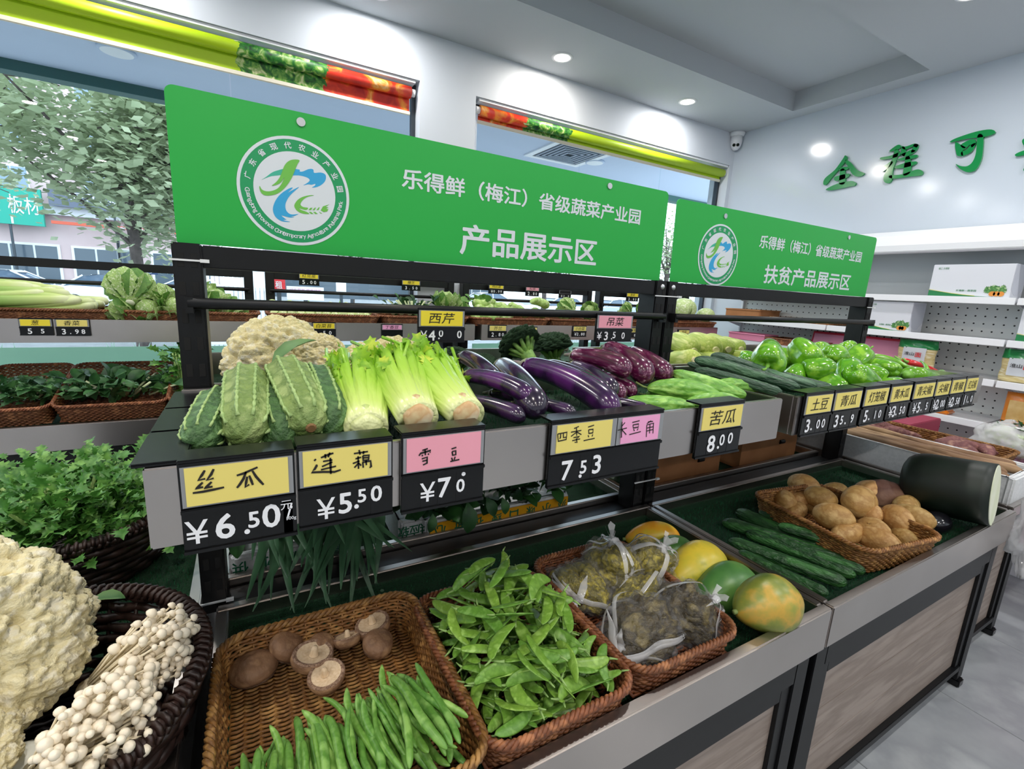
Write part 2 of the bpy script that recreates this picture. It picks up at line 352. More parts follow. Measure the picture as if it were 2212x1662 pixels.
# ---------------------------------------------------------------- green characters on the right wall
def zp(x, y): return UX(1770+x/5.0045, 260+y/5.0045, XR)
GLY = {
 'entire': [[(290,385),(312,400),(300,440),(225,535),(150,620),(85,700),(55,690),(75,630),(180,540),(265,425)], [(296,430),(350,460),(420,540),(495,575),(470,605),(410,612),(360,575),(330,515),(298,470)],
   [(228,522),(310,505),(332,520),(300,542),(240,552)], [(240,540),(285,535),(290,680),(228,692),(232,600)], [(175,620),(250,595),(330,580),(335,600),(300,630),(190,660)], [(90,745),(200,692),(350,660),(405,680),(390,712),(340,720),(180,755),(100,760)]],
 'course': [[(770,335),(850,275),(890,275),(880,310),(800,340)], [(675,408),(780,388),(880,350),(890,372),(840,405),(690,432)], [(828,330),(870,335),(850,420),(808,540),(795,650),(760,685),(715,670),(706,620),(740,540),(790,450)], [(792,445),(805,470),(745,530),(690,560),(670,525),(740,480)],
   [(903,290),(935,296),(948,350),(930,393),(897,372)], [(903,296),(960,285),(1040,258),(1082,270),(1062,300),(1022,290),(940,322)], [(1040,262),(1082,270),(1057,335),(1005,352),(1022,300)], [(932,395),(902,372),(960,345),(1012,322),(1052,338),(1000,376)],
   [(870,422),(1000,386),(1070,378),(1055,410),(960,430),(880,440)], [(950,395),(992,405),(1000,560),(920,600),(932,480)], [(835,502),(960,460),(1060,450),(1050,480),(960,512),(850,526)], [(770,602),(900,590),(1000,556),(1080,535),(1132,560),(1110,600),(1000,612),(800,636)]],
 'may': [[(1425,235),(1500,195),(1700,130),(1850,105),(1912,125),(1890,155),(1780,188),(1600,207),(1450,242)], [(1480,245),(1540,270),(1595,300),(1580,320),(1560,335),(1565,388),(1530,392),(1495,375)], [(1540,272),(1640,215),(1695,215),(1700,260),(1660,300),(1640,270),(1580,310)], [(1700,255),(1660,340),(1560,390),(1545,350),(1600,325),(1645,275)],
   [(1722,170),(1782,175),(1780,320),(1760,440),(1700,540),(1620,567),(1540,535),(1485,478),(1540,500),(1612,500),(1670,450),(1705,350)]],
 'trace': [[(2130,372),(2212,335),(2300,322),(2330,350),(2260,372),(2145,395)], [(2205,220),(2260,190),(2300,235),(2270,300),(2215,270)], [(2290,345),(2330,350),(2310,470),(2260,560),(2215,540),(2270,450)]]}
for k_, lab in (('entire', 'green brush stroke wall character reading 全, leftmost on the panel'), ('course', 'green brush stroke wall character reading 程, second from the left'), ('may', 'green brush stroke wall character reading 可, third from the left'), ('trace', 'green wall stroke of a character cut by the right edge of the picture')):
    t = thing('wall_character', lab, 'character', zp(*GLY[k_][0][0]), 'raised green characters on the glossy wall')
    for st in GLY[k_]:
        pts = [zp(p.x, p.y) for p in smooth_pts(st, 4)]
        o = MB().prism([(XR-.018, p.y, p.z) for p in pts], (.017, 0, 0)).build('stroke', ACRY, t); o.matrix_parent_inverse = Matrix.Translation(-t.location)
# ---------------------------------------------------------------- security camera in the corner
p = UZ(1590, 287, 2.895)
t = thing('security_camera', 'white two-lens turret security camera in the ceiling corner', 'camera', (p.x+.02, p.y, ZC))
MB().lathe([(.066, 0), (.066, -.012), (.058, -.03), (.052, -.035)], 28).build('ceiling_base', WHITEM, t, True)
MB().lathe([(.05, -.03), (.05, -.075), (.046, -.1), (.038, -.125), (.022, -.145), (.004, -.15)], 28).build('turret_body', WHITEM, t, True)
for s_ in (-.016, .016):
    d = V((-p.x, -p.y, 0)).normalized(); q = d.cross(V((0, 0, 1)))
    c_ = d*.034+q*s_+V((0, 0, -.112)); MB().sweep([c_, c_+d*.012+V((0, 0, -.004))], .013, 16).build('lens', BLKPL, t)
# ================================================================ street outside
ASPH = M('asphalt', '#8b8e92', .8, 0, '#7d8084', ns=3); PAVE = M('pavement', '#b3aeab', .8, 0, '#a39e9c', ns=4)
struct('ground_outside', MB().box(-60, 110, 3.3, 90, -.5, -.3), ASPH, 'grey street outside the windows', 'street')
struct('pavement_outside', MB().box(-30, 40, 3.3, 9, -.3, -.15), PAVE, 'pale pavement in front of the shop', 'pavement')
SOFF = M('canopy_soffit', '#b9c6dc', .5); FASC = M('green_fascia', '#2c5a55', .5)
struct('canopy', MB().box(-6, 6.5, 3.3, 4.78, 2.75, 2.95), SOFF, 'pale blue grey canopy soffit outside the windows', 'canopy')
struct('trim_2', MB().box(-6, 6.5, 4.78, 4.9, 2.68, 3.0), FASC, 'dark green fascia along the canopy edge', 'trim')
p = UZ(1230, 332, 2.75)
t = thing('ceiling_vent', 'square white louvred vent in the canopy soffit', 'vent', (p.x, p.y, 2.75)); VENTM = M('vent_metal', '#8a95a5', .5)
MB().box(-.33, .33, -.33, -.27, -.012, 0).box(-.33, .33, .27, .33, -.012, 0).box(-.33, -.27, -.27, .27, -.012, 0).box(.27, .33, -.27, .27, -.012, 0).build('frame', WHITEM, t)
MB().box(-.27, .27, -.27, .27, -.003, 0).build('backing', FRAME, t)
for k in range(1, 6):
    a = .27-k*.045; b = a+.022
    MB().box(-b, b, -b, -a, -.012-.001*k, -.004).box(-b, b, a, b, -.012-.001*k, -.004).box(-b, -a, -a, a, -.012-.001*k, -.004).box(a, b, -a, a, -.012-.001*k, -.004).build('louvre', VENTM, t)
for px, py, lab in ((252, 108, 'round flush lamp under the canopy at the far left'), (1285, 349, 'small round flush lamp beside the louvred vent')):
    p = UZ(px, py, 2.75); t = thing('canopy_lamp', lab, 'lamp', (p.x, p.y, 2.75), 'flush lamps under the canopy')
    MB().lathe([(.1, 0), (.1, -.012), (.085, -.018)], 28).build('body', SOFF, t, True); MB().lathe([(.085, -.0181), (.03, -.022), (.001, -.0225)], 28, cap=False).build('diffuser', WHITEM, t, True)
# ---------------------------------------------------------------- buildings
BRICK = M('pink_brick', '#cdb6b6', .8, 0, '#c3abab', ns=.6); BW = M('window_dark_glass', '#8396a8', .15); BF = M('white_window_frame', '#dfe3e8', .5); CONC = M('pale_render', '#c9ccd1', .8); DKG = M('shop_front_glass', '#4d5a66', .15); TEAL = M('teal_sign', '#139b86', .5); NAVY = M('slate_sign', '#5b6274', .5)
def building(name, label, x0, x1, Y, h, wall, nx, floors, z0=6.2, fh=3.0, pane=BW, shops=True):
    t = thing(name, label, 'building', (x0, Y, -.3)); L = lambda m: Matrix.Translation((-x0, -Y, .3))
    def put(mb, nm, mat, par=None):
        o = mb.build(nm, mat, par or t); o.matrix_local = Matrix.Translation((-x0, -Y, .3)) if par is None else Matrix(); return o
    put(MB().box(x0, x1, Y, Y+8, -.3, h), 'wall', wall); put(MB().box(x0-.1, x1+.1, Y-.6, Y, 4.9, 5.5), 'ledge', CONC); put(MB().box(x0, x1, Y-.3, Y, h-.5, h+.3), 'parapet', CONC)
    st = (x1-x0)/nx
    for f_ in range(floors):
        for i in range(nx):
            xx = x0+st*(i+.5); zz = z0+f_*fh
            wn = put(MB().box(xx-.85, xx+.85, Y-.08, Y+.02, zz, zz+1.7), 'window', BF)
            put(MB().box(xx-.78, xx-.03, Y-.1, Y-.07, zz+.07, zz+1.63), 'pane', pane, wn); put(MB().box(xx+.03, xx+.78, Y-.1, Y-.07, zz+.07, zz+1.63), 'pane', pane, wn)
    if shops:
        for i in range(nx):
            xx = x0+st*i
            sf = put(MB().box(xx+.3, xx+st-.3, Y-.1, Y+.02, -.3, 2.9), 'shop_front', BF)
            for q in range(3):
                w3 = (st-.8)/3; put(MB().box(xx+.4+q*w3+.06, xx+.4+(q+1)*w3-.06, Y-.13, Y-.09, -.1, 2.75), 'pane', DKG, sf)
    return t
building('apartment_block', 'pink brick apartment block across the street behind the tree', -34, -2, 46, 26, BRICK, 7, 6)
building('apartment_block', 'pale apartment block across the street behind the right window', 2, 30, 60, 13, M('grey_render', '#c4b9b9', .8), 6, 2)
def sign_board(label, px0, py0, px1, py1, Y, mat, txt, tmat, name='shop_sign', th=.25):
    a = UY(px0, py0, Y); b = UY(px1, py1, Y); z0, z1 = sorted((a.z, b.z)); x0, x1 = sorted((a.x, b.x)); c_ = V(((x0+x1)/2, Y, (z0+z1)/2))
    t = thing(name, label, 'sign', c_); MB().box(x0-c_.x, x1-c_.x, 0, th, z0-c_.z, z1-c_.z).build('board', mat, t)
    for (s_, ox, oz, w_, h_) in txt: lettering('lettering', s_, ((ox-.5)*(x1-x0), -.02, (oz-.5)*(z1-z0)), t, tmat, w_*(x1-x0), h_*(z1-z0), bold=.008)
    if z0 > -.2: MB().box(-.06, .06, th*.3, th*.7, -.3-c_.z, z0-c_.z).build('support_post', FRAME, t)
    return t
sign_board('teal shop sign with white 板材 lettering across the street', -75, 392, 97, 490, 44.9, TEAL, [('板材', .74, .55, .44, .5), ('I', .55, .12, .03, .2)], SIGNT)
sign_board('slate grey shop sign behind the tree with pale lettering', 100, 400, 372, 470, 44.9, NAVY, [('宇海新', .36, .6, .45, .42)], SIGNT)
sign_board('long orange red shop sign strip low behind the tree', 110, 476, 380, 506, 44.9, M('orange_sign', '#c9583f', .5), [('门窗五金', .6, .5, .3, .6)], SIGNT)
sign_board('upright red banner with white lettering beyond the trays', 586, 578, 617, 632, 16, RED, [('招', .5, .72, .5, .3), ('租', .5, .3, .5, .3)], SIGNT, 'red_banner', .1)
sign_board('white notice board with pale pink lettering beside the red banner', 619, 618, 700, 650, 16, M('white_board', '#eceef4', .5), [('绿色蔬菜 营养健康', .5, .7, .85, .3)], M('pink_print', '#d58fae', .6), 'notice_board', .1)
sign_board('white light panel on a shop front beyond the trays', 726, 585, 748, 638, 20, M('white_panel', '#f2f4f8', .5), [], SIGNT, 'white_shop_panel', .1)
sign_board('dark blue square sign with a white ring beside parked cars', 304, 576, 340, 594, 40, M('navy_sign', '#22375c', .5), [('◯', .5, .5, .5, .7)], SIGNT)
sign_board('dark shop front beyond the red banner', 590, 560, 905, 652, 24, DKG, [], SIGNT, 'dark_shop_front', .1)
# white railing gate
a = UY(436, 572, 12); b = UY(585, 650, 12); t = thing('railing_gate', 'white upright railing gate beyond the window', 'gate', (a.x, 12, -.3))
GZ = a.z+.3; n_ = 16; WFE = M('white_fence', '#e9edf2', .5)
for i in range(n_):
    x = (b.x-a.x)*i/(n_-1); MB().box(x-.03, x+.03, -.02, .02, .05, GZ).build('rail', WFE, t)
MB().box(0, b.x-a.x, -.03, .03, GZ-.1, GZ-.03).box(0, b.x-a.x, -.03, .03, .2, .27).build('cross_bar', WFE, t)
a = UY(1480, 640, 9); b = UY(1572, 690, 9); t = thing('lattice_screen', 'white square lattice screen outside the right window', 'screen', (a.x, 9, -.15))
for i in range(9): x = (b.x-a.x)*i/8; MB().box(x-.015, x+.015, -.01, .01, 0, a.z+.15).build('upright_bar', FRAME if 0 else CONC, t)
for k in range(9): z = (a.z+.15)*k/8; MB().box(-.01, b.x-a.x, -.008, .008, z, z+.03).build('cross_bar', CONC, t)
MB().box(-.05, b.x-a.x+.05, .05, .08, 0, a.z+.12).build('white_panel', WFE, t)
# ---------------------------------------------------------------- parked cars
CARW = M('white_car_paint', '#eef1f5', .15, coat=.6); CARS = M('silver_car_paint', '#aeb6c4', .2, .5, coat=.5); TYRE = M('tyre', '#1b1b1d', .7); CGL = M('car_glass', '#56677c', .06); TAIL = M('tail_lamp', '#c8303a', .2)
def make_car(paint, name='parked_car'):
    t = thing(name, 'x', 'car'); L = 4.6
    prof = [(0, .35), (0, .72), (.12, .9), (.75, .98), (1.25, .97), (3.35, .93), (4.3, .82), (4.58, .66), (4.6, .35)]
    rows = []
    for y, i_ in ((-.9, .05), (-.82, 0), (.82, 0), (.9, .05)):
        rows.append([(x, y, z if z < .5 else z-i_*1.6) for x, z in prof])
    mb = MB().grid(rows); mb.f.append(tuple(range(len(prof)))); mb.f.append(tuple(3*len(prof)+i for i in range(len(prof)))[::-1]); mb.box(.05, 4.55, -.85, .85, .2, .36)
    mb.build('body', paint, t, bevel=.03)
    g0 = [(.55, .95), (1.15, 1.38), (1.75, 1.45), (2.45, 1.43), (3.35, .95)]
    mb = MB().grid([[(x, -.80+(z-.95)*.32, z) for x, z in g0], [(x, .80-(z-.95)*.32, z) for x, z in g0]]); mb.f.append((0, 1, 2, 3, 4)); mb.f.append((9, 8, 7, 6, 5)); mb.build('glasshouse', CGL, t)
    r0 = [(1.1, 1.37), (1.75, 1.46), (2.45, 1.445), (2.62, 1.36)]
    mb = MB().grid([[(x, -.83+(z-.95)*.32, z+.012) for x, z in r0], [(x, .83-(z-.95)*.32, z+.012) for x, z in r0]])
    for sg in (-1, 1):
        for (xa, za, xb, zb) in ((.5, .95, 1.15, 1.4), (1.95, .95, 1.97, 1.45), (3.4, .95, 2.5, 1.43)):
            ya = sg*(-.815); yb = sg*(-.815+(zb-.95)*.32); mb.sweep([(xa, ya, za), (xb, yb, zb)], .035, 6)
    mb.build('roof', paint, t)
    for x in (.85, 3.75):
        for y in (-.82, .82):
            wl = MB().sweep([(x, y-.1, .32), (x, y+.1, .32)], .32, 20).build('wheel', TYRE, t); MB().sweep([(x, y-.105, .32), (x, y+.105, .32)], .19, 14).build('rim', CARS, wl)
    for y in (-.7, .7): MB().box(-.02, .03, y-.18, y+.18, .7, .83).build('tail_lamp', TAIL, t); MB().box(4.5, 4.59, y-.18, y+.18, .62, .72).build('head_lamp', WHITEM, t)
    return t
cw = make_car(CARW); cs = make_car(CARS)
CARSPOT = [(cw, 112, 26, 1, 'white sedan parked behind the celtuce basket'), (cw, -150, 27, 1, 'white sedan at the far left with its red tail lamp showing'), (cw, 298, 34, 0, 'white estate parked right of the white sedan'),
           (cw, 1130, 24, 0, 'white sedan behind the leafy greens in the right window'), (cs, 1285, 26, 1, 'blue grey saloon parked near the right end of the window trays'), (cw, 1000, 30, 1, 'pale car half hidden by the pillar in the right window')]
first = set()
for src, px, Y, flip, lab in CARSPOT:
    p = UY(px, 620, Y); m = Matrix.Translation((p.x+(0 if flip else 4.6), Y, -.3)) @ Matrix.Rotation(0 if flip else math.pi, 4, 'Z')
    if src.name not in first: first.add(src.name); src.matrix_world = m; src['label'] = lab; src['group'] = 'cars parked along the street'
    else: copy_tree(src, m, lab)
# ---------------------------------------------------------------- street trees
BARK = M('bark', '#5d5350', .85, 0, '#453c3a', ns=8, bump=.4, bs=20); LEAF1 = M('street_leaf', '#bcc5a4', .5, 0, '#99a785', ns=1.5, transl=.45); LEAF2 = M('pale_leaf', '#b3bd98', .5, 0, '#8d9c74', ns=1.5, transl=.4)
def tree(label, base, h, crown, nleaf, seed, lm, ls=.09, name='street_tree'):
    rg = random.Random(seed); t = thing(name, label, 'tree', base); B = MB(); tips = []
    B.sweep([(0, 0, 0), (.03, .02, h*.2), (-.02, .03, h*.42)], lambda u, a: .14*(1-.4*u), 8)
    for k in range(16):
        a = rg.uniform(0, 6.28); z0 = h*rg.uniform(.25, .45); el = rg.uniform(.2, 1.2); ln = crown*rg.uniform(.6, 1.0)
        P = [V((0, 0, z0))]; d = V((math.cos(a)*math.cos(el), math.sin(a)*math.cos(el), math.sin(el)))
        for s_ in range(5): d = (d+V((rg.uniform(-.3, .3), rg.uniform(-.3, .3), rg.uniform(-.1, .25)))).normalized(); P.append(P[-1]+d*ln/5)
        B.sweep(P, lambda u, a: .05*(1-.85*u), 5); tips += P[2:]
        for q in range(4):
            s0 = P[rg.randint(2, 5)]; d2 = V((rg.uniform(-1, 1), rg.uniform(-1, 1), rg.uniform(-.3, .8))).normalized(); e = s0+d2*crown*.28; B.sweep([s0, (s0+e)/2+V((0, 0, .05)), e], .012, 4); tips += [e, (s0+e)/2]
    B.build('trunk', BARK, t)
    L = MB()
    for k in range(nleaf):
        c_ = rg.choice(tips)+V((rg.gauss(0, 1), rg.gauss(0, 1), rg.gauss(0, .9)))*crown*.13; a = rg.uniform(0, 6.28); s_ = ls*rg.uniform(.6, 1.3)
        u = V((math.cos(a), math.sin(a), rg.uniform(-.7, .3))).normalized(); v_ = u.cross(V((rg.uniform(-1, 1), rg.uniform(-1, 1), 1))).normalized()
        L.add([c_-u*s_, c_+v_*s_*.6, c_+u*s_*.9, c_-v_*s_*.6], [(0, 1, 2, 3)])
    o = L.build('foliage', lm, t); o['kind'] = 'stuff'; return t
p = UY(292, 560, 13); tree('broad street tree with dense grey green leaves in the left window', (p.x, 13, -.3), 8.5, 3.4, 17000, 3, LEAF1, .105)
p = UY(-160, 560, 21); tree('thin leafed street tree at the left edge of the window', (p.x, 21, -.3), 9, 3.0, 3500, 5, LEAF1, .12)
p = UY(1446, 560, 14); tree('pale sparse tree seen between the two green signs', (p.x, 14, -.3), 7, 2.6, 3500, 9, LEAF2, .07)
p = UY(960, 560, 22); tree('pale tree behind the pillar beyond the street', (p.x, 22, -.3), 7, 2.8, 2500, 11, LEAF2, .09)
p = UY(1180, 560, 19); tree('pale street tree low in the right window', (p.x, 19, -.3), 7, 2.5, 2500, 12, LEAF2, .08)
p = UY(760, 560, 30); tree('distant street tree behind the shop fronts', (p.x, 30, -.3), 8, 3.2, 2200, 13, LEAF1, .1)
# ================================================================ produce racks
YP = 1.07
def at0(o, c):                       # part meshes are written in room coordinates; shift them under a thing that stands at c
    o.matrix_local = Matrix.Translation(-V(c)); return o
SLOT = MB().box(-.005, .005, -.0006, 0, -.012, .012).mesh('slot', M('slot_shadow', '#050506', .8)); bev(SLOT, .002, 1)
BOLT = MB().lathe([(.008, 0), (.008, .002), (.005, .005), (.0, .006)], 14).mesh('bolt', M('zinc_bolt', '#c9ccd0', .3, .8), True)
TIEM = M('white_cable_tie', '#e6e8ea', .5)
def rack(label, x0, x1, y, ztop, z0, sgn=-1, rail=True, beam=True, slots=True, group=None):
    """pair of slotted posts with beam and hang rail; sgn -1: front faces -Y"""
    c = ((x0+x1)/2, y, z0); t = thing('slotted_rack', label, 'rack', c, group)
    for xa, xb in ((x0, x0+.045), (x1-.045, x1)):
        po = at0(MB().box(xa, xb, y-.035, y+.035, z0, ztop).build('post', BLACK, t, bevel=.003), c)
        if slots:
            for k in range(int((ztop-z0)/.05)):
                for dx in (-.010, .010): s_ = link('slot', SLOT, po, Matrix.Translation((xa+.0225+dx, y-.0352, ztop-.03-k*.05)))
    if beam: at0(MB().box(x0+.045, x1-.045, y-.03, y+.03, ztop-.042, ztop-.002).build('top_beam', BLACK, t, bevel=.002), c)
    if rail:
        at0(MB().sweep([(x0+.02, y-.055, ztop-.105), (x1-.02, y-.055, ztop-.105)], .010, 12).build('hang_rail', BLACK, t, True), c)
        for xa in (x0+.022, x1-.022): at0(MB().box(xa-.006, xa+.006, y-.062, y-.03, ztop-.122, ztop-.095).build('rail_bracket', BLACK, t), c)
    return t
rack_main = rack('black slotted rack frame carrying the big green sign', -.112, 1.112, YP, 1.443, .70, group='black rack frames of the island')
rack_main2 = rack('black slotted rack frame carrying the smaller green sign', 1.118, 2.372, YP, 1.443, .70, group='black rack frames of the island')
for x, z, lab in ((-.09, 1.413, 'white cable tie around the left end post near the sign'), (1.115, 1.398, 'white cable tie binding the two middle posts near the sign'), (1.115, .80, 'white cable tie binding the two middle posts low down'), (-.09, .726, 'white cable tie around the foot of the left end post'), (2.35, 1.40, 'white cable tie around the right end post')):
    hw = .026 if abs(x-1.115) > .1 else .05
    tag(MB().box(x-hw, x+hw, YP-.039, YP-.0355, z-.0016, z+.0016).box(x+hw-.006, x+hw+.008, YP-.042, YP-.0355, z-.003, z+.003).build('cable_tie', TIEM), lab, 'cable tie', 'white cable ties on the posts')
for x in (1.092, 1.138):
    o = link('bolt', BOLT, rack_main if x < 1.115 else rack_main2); o.matrix_local = Matrix.Translation(V((x, YP-.035, 1.425))-V((rack_main if x < 1.115 else rack_main2).location)) @ Matrix.Rotation(R(90), 4, 'X')
TURFD = M('turf_blades', '#14633a', .7, 0, '#0e4a2a', ns=40)
def blades(x0, x1, y0, y1, z, n, h=.010, seed=1):
    rg = random.Random(seed); mb = MB()
    for k in range(n):
        x = rg.uniform(x0, x1); y = rg.uniform(y0, y1); a = rg.uniform(0, 6.28); w_ = .0012; hh = h*rg.uniform(.6, 1.2); dx = rg.uniform(-.004, .004); dy = rg.uniform(-.004, .004)
        mb.add([(x-math.cos(a)*w_, y-math.sin(a)*w_, z), (x+math.cos(a)*w_, y+math.sin(a)*w_, z), (x+dx, y+dy, z+hh)], [(0, 1, 2)])
    return mb
def tray(label, x0, x1, yf, yb, z0, z1, floor=.03, caps=(False, False), turf=True, nb=2600, group=None, seed=3):
    c = ((x0+x1)/2, (yf+yb)/2, z0); t = thing('steel_tray', label, 'tray', c, group); th = .012
    P = lambda mb, nm, m, bv=.002: at0(mb.build(nm, m, t, bevel=bv), c)
    P(MB().box(x0, x1, yf, yf+th, z0, z1), 'front_panel', STEEL); P(MB().box(x0, x1, yb-th, yb, z0, z1+.01), 'back_panel', STEEL)
    P(MB().box(x0, x0+th, yf+th, yb-th, z0, z1), 'side_panel', STEEL); P(MB().box(x1-th, x1, yf+th, yb-th, z0, z1), 'side_panel', STEEL)
    P(MB().box(x0+th, x1-th, yf+th, yb-th, z0+.005, z0+.012), 'bottom_panel', STEELD, 0)
    for s_, xx in ((0, x0), (1, x1)):
        if caps[s_]:
            for k in range(3):
                ya = yf+.002+(yb-yf)*k/3; yb_ = yf-.002+(yb-yf)*(k+1)/3
                P(MB().box(xx-.012 if s_ == 0 else xx-.042, xx+.042 if s_ == 0 else xx+.012, ya, yb_, z1+.001, z1+.006), 'side_cap', BLKPL)
    if turf:
        P(MB().box(x0+th, x1-th, yf+th, yb-th, z0+.013, z0+floor), 'turf_mat', TURF, 0)
        o = P(blades(x0+.02, x1-.02, yf+.015, yb-.02, z0+floor-.001, nb, .012, seed), 'turf_blades', TURFD, 0); o['kind'] = 'stuff'
    for xx in (x0+.03, x1-.03): P(MB().prism([(xx-.003, yb, z0), (xx-.003, yb, z0-.045), (xx-.003, yb-.05, z0-.03), (xx-.003, yf+.06, z0-.003)], (.006, 0, 0)), 'bracket', BLACK, 0)
    return t
TZ0, TZ1, TYF, TYB = 1.071, 1.171, .63, 1.028
TF = TZ0+.062                        # level of the turf in the upper trays
tray('upper steel tray with luffas, celery and aubergines', -.113, 1.107, TYF, TYB, TZ0, TZ1, .062, (True, False), group='upper steel trays of the island')
tray('upper steel tray with cucumbers and green peppers', 1.172, 2.363, TYF, TYB, TZ0, TZ1, .062, group='upper steel trays of the island', seed=4)
tray('rear upper steel tray with cauliflower and broccoli', -.113, 1.107, 1.112, 1.512, TZ0, TZ1, .05, nb=300, group='rear upper steel trays of the island')
tray('rear upper steel tray with the corn cobs', 1.13, 2.363, 1.112, 1.512, TZ0, TZ1, .05, nb=300, group='rear upper steel trays of the island')
def trough(label, x0, x1, y0, y1, ztop, skirt=.108, deep=.052, rim=.022, group=None, nb=5000, seed=2):
    c = ((x0+x1)/2, (y0+y1)/2, ztop-skirt); t = thing('steel_trough', label, 'trough', c, group)
    P = lambda mb, nm, m, bv=0: at0(mb.build(nm, m, t, bevel=bv), c)
    for nm, (a, b, e, f_) in (('front_rim', (x0, x1, y0, y0+rim)), ('rear_rim', (x0, x1, y1-rim, y1)), ('side_rim', (x0, x0+rim, y0+rim, y1-rim)), ('side_rim', (x1-rim, x1, y0+rim, y1-rim))):
        P(MB().box(a, b, e, f_, ztop-skirt, ztop), nm, STEEL, .003)
    zf = ztop-deep
    P(MB().box(x0+rim, x1-rim, y0+rim, y1-rim, zf-.012, zf-.002), 'bottom_panel', STEELD)
    P(MB().box(x0+rim, x1-rim, y0+rim, y1-rim, zf-.002, zf+.006).box(x0+rim, x1-rim, y1-rim-.008, y1-rim, zf+.006, ztop-.028).box(x0+rim, x0+rim+.006, y0+rim, y1-rim, zf+.006, ztop-.03).box(x1-rim-.006, x1-rim, y0+rim, y1-rim, zf+.006, ztop-.03).box(x0+rim, x1-rim, y0+rim, y0+rim+.006, zf+.006, ztop-.03), 'turf_lining', TURF)
    if nb:
        o = P(blades(x0+rim+.01, x1-rim-.01, y0+rim+.01, y1-rim-.01, zf+.005, nb, .012, seed), 'turf_blades', TURFD); o['kind'] = 'stuff'
    return t
def cabinet(label, x0, x1, y0, y1, h, planks=3, foot=True, group=None, face=True):
    """black framed base cabinet clad with wood planks"""
    c = ((x0+x1)/2, (y0+y1)/2, 0); t = thing('base_cabinet', label, 'cabinet', c, group); lg = .05
    P = lambda mb, nm, m, bv=0: at0(mb.build(nm, m, t, bevel=bv), c)
    for xa in (x0+.012, x1-.012-lg):
        for ya in (y0+.02, y1-.06):
            lo = P(MB().box(xa, xa+lg, ya, ya+.04, .03, h), 'leg', BLACK, .002); fo = MB().box(xa+.004, xa+lg-.004, ya-.01, ya+.045, 0, .03).build('foot', BLKPL, lo, bevel=.004)
    P(MB().box(x0+.012+lg, x1-.012-lg, y0+.02, y0+.055, h-.085, h), 'top_rail', BLACK, .002)
    P(MB().box(x0+.012+lg, x1-.012-lg, y0+.02, y0+.055, .07, .095), 'bottom_rail', BLACK, .002)
    fx0, fx1 = x0+.012+lg, x1-.012-lg; fz1 = h-.085
    P(MB().box(fx0, fx0+.035, y0+.026, y0+.055, .095, fz1).box(fx1-.035, fx1, y0+.026, y0+.055, .095, fz1).box(fx0+.035, fx1-.035, y0+.026, y0+.055, fz1-.04, fz1), 'panel_frame', BLACK, .002)
    hh = (fz1-.04-.095)/planks
    for k in range(planks): P(MB().box(fx0+.035, fx1-.035, y0+.036, y0+.05, .095+k*hh+.001, .095+(k+1)*hh-.001), 'plank', WOOD)
    for sx, xa in ((0, x0+.02), (1, x1-.032)):
        for k in range(3): P(MB().box(xa, xa+.012, y0+.06, y1-.06, .095+k*(h-.2)/3+.001, .095+(k+1)*(h-.2)/3-.001), 'plank', WOOD)
    P(MB().box(x0+.03, x1-.03, y1-.05, y1-.04, .095, h-.02), 'back_panel', BLACK)
    return t
CT = .72; CY0, CY1 = .45, 1.03
trough('steel trough lined with turf holding mushrooms, peas and papayas', -.087, 1.127, CY0, CY1, CT, group='front troughs of the island')
cabinet('wood clad base cabinet under the pea and papaya trough', -.087, 1.127, CY0, CY1, CT-.108, group='front base cabinets of the island')
trough('steel trough lined with turf holding potatoes and cucumbers', 1.133, 2.335, CY0, CY1, CT, nb=9000, group='front troughs of the island', seed=5)
cabinet('wood clad base cabinet under the potato trough', 1.133, 2.335, CY0, CY1, CT-.108, group='front base cabinets of the island')
trough('rear steel trough with leeks and foam boxes', -.087, 1.127, 1.12, 1.70, CT, deep=.06, nb=0, group='rear troughs of the island')
cabinet('rear base cabinet behind the pea trough', -.087, 1.127, 1.12, 1.70, CT-.108, group='rear base cabinets of the island')
trough('rear steel trough with the cardboard boxes', 1.133, 2.335, 1.12, 1.70, CT, deep=.06, nb=800, group='rear troughs of the island')
cabinet('rear base cabinet behind the potato trough', 1.133, 2.335, 1.12, 1.70, CT-.108, group='rear base cabinets of the island')
tag(MB().box(-.087, 1.127, 1.032, 1.118, .56, .70).build('base_beam', BLACK, bevel=.004), 'black base beam behind the pea trough', 'beam'); tag(MB().box(1.133, 2.335, 1.032, 1.118, .56, .70).build('base_beam', BLACK, bevel=.004), 'black base beam behind the potato trough', 'beam')
trough('end trough at the left carrying the two round baskets', -.77, -.118, .36, 1.78, CT-.005, deep=.08, group='end troughs of the island', nb=9000, seed=8)
cabinet('end base cabinet at the left of the island', -.77, -.118, .36, 1.78, CT-.113, group='end base cabinets of the island')
trough('end trough at the right carrying yams and sweet potatoes', 2.385, 3.02, .47, 1.70, CT-.005, deep=.06, group='end troughs of the island', nb=2500, seed=9)
cabinet('end base cabinet at the right of the island', 2.385, 2.86, .50, 1.70, CT-.113, group='end base cabinets of the island')
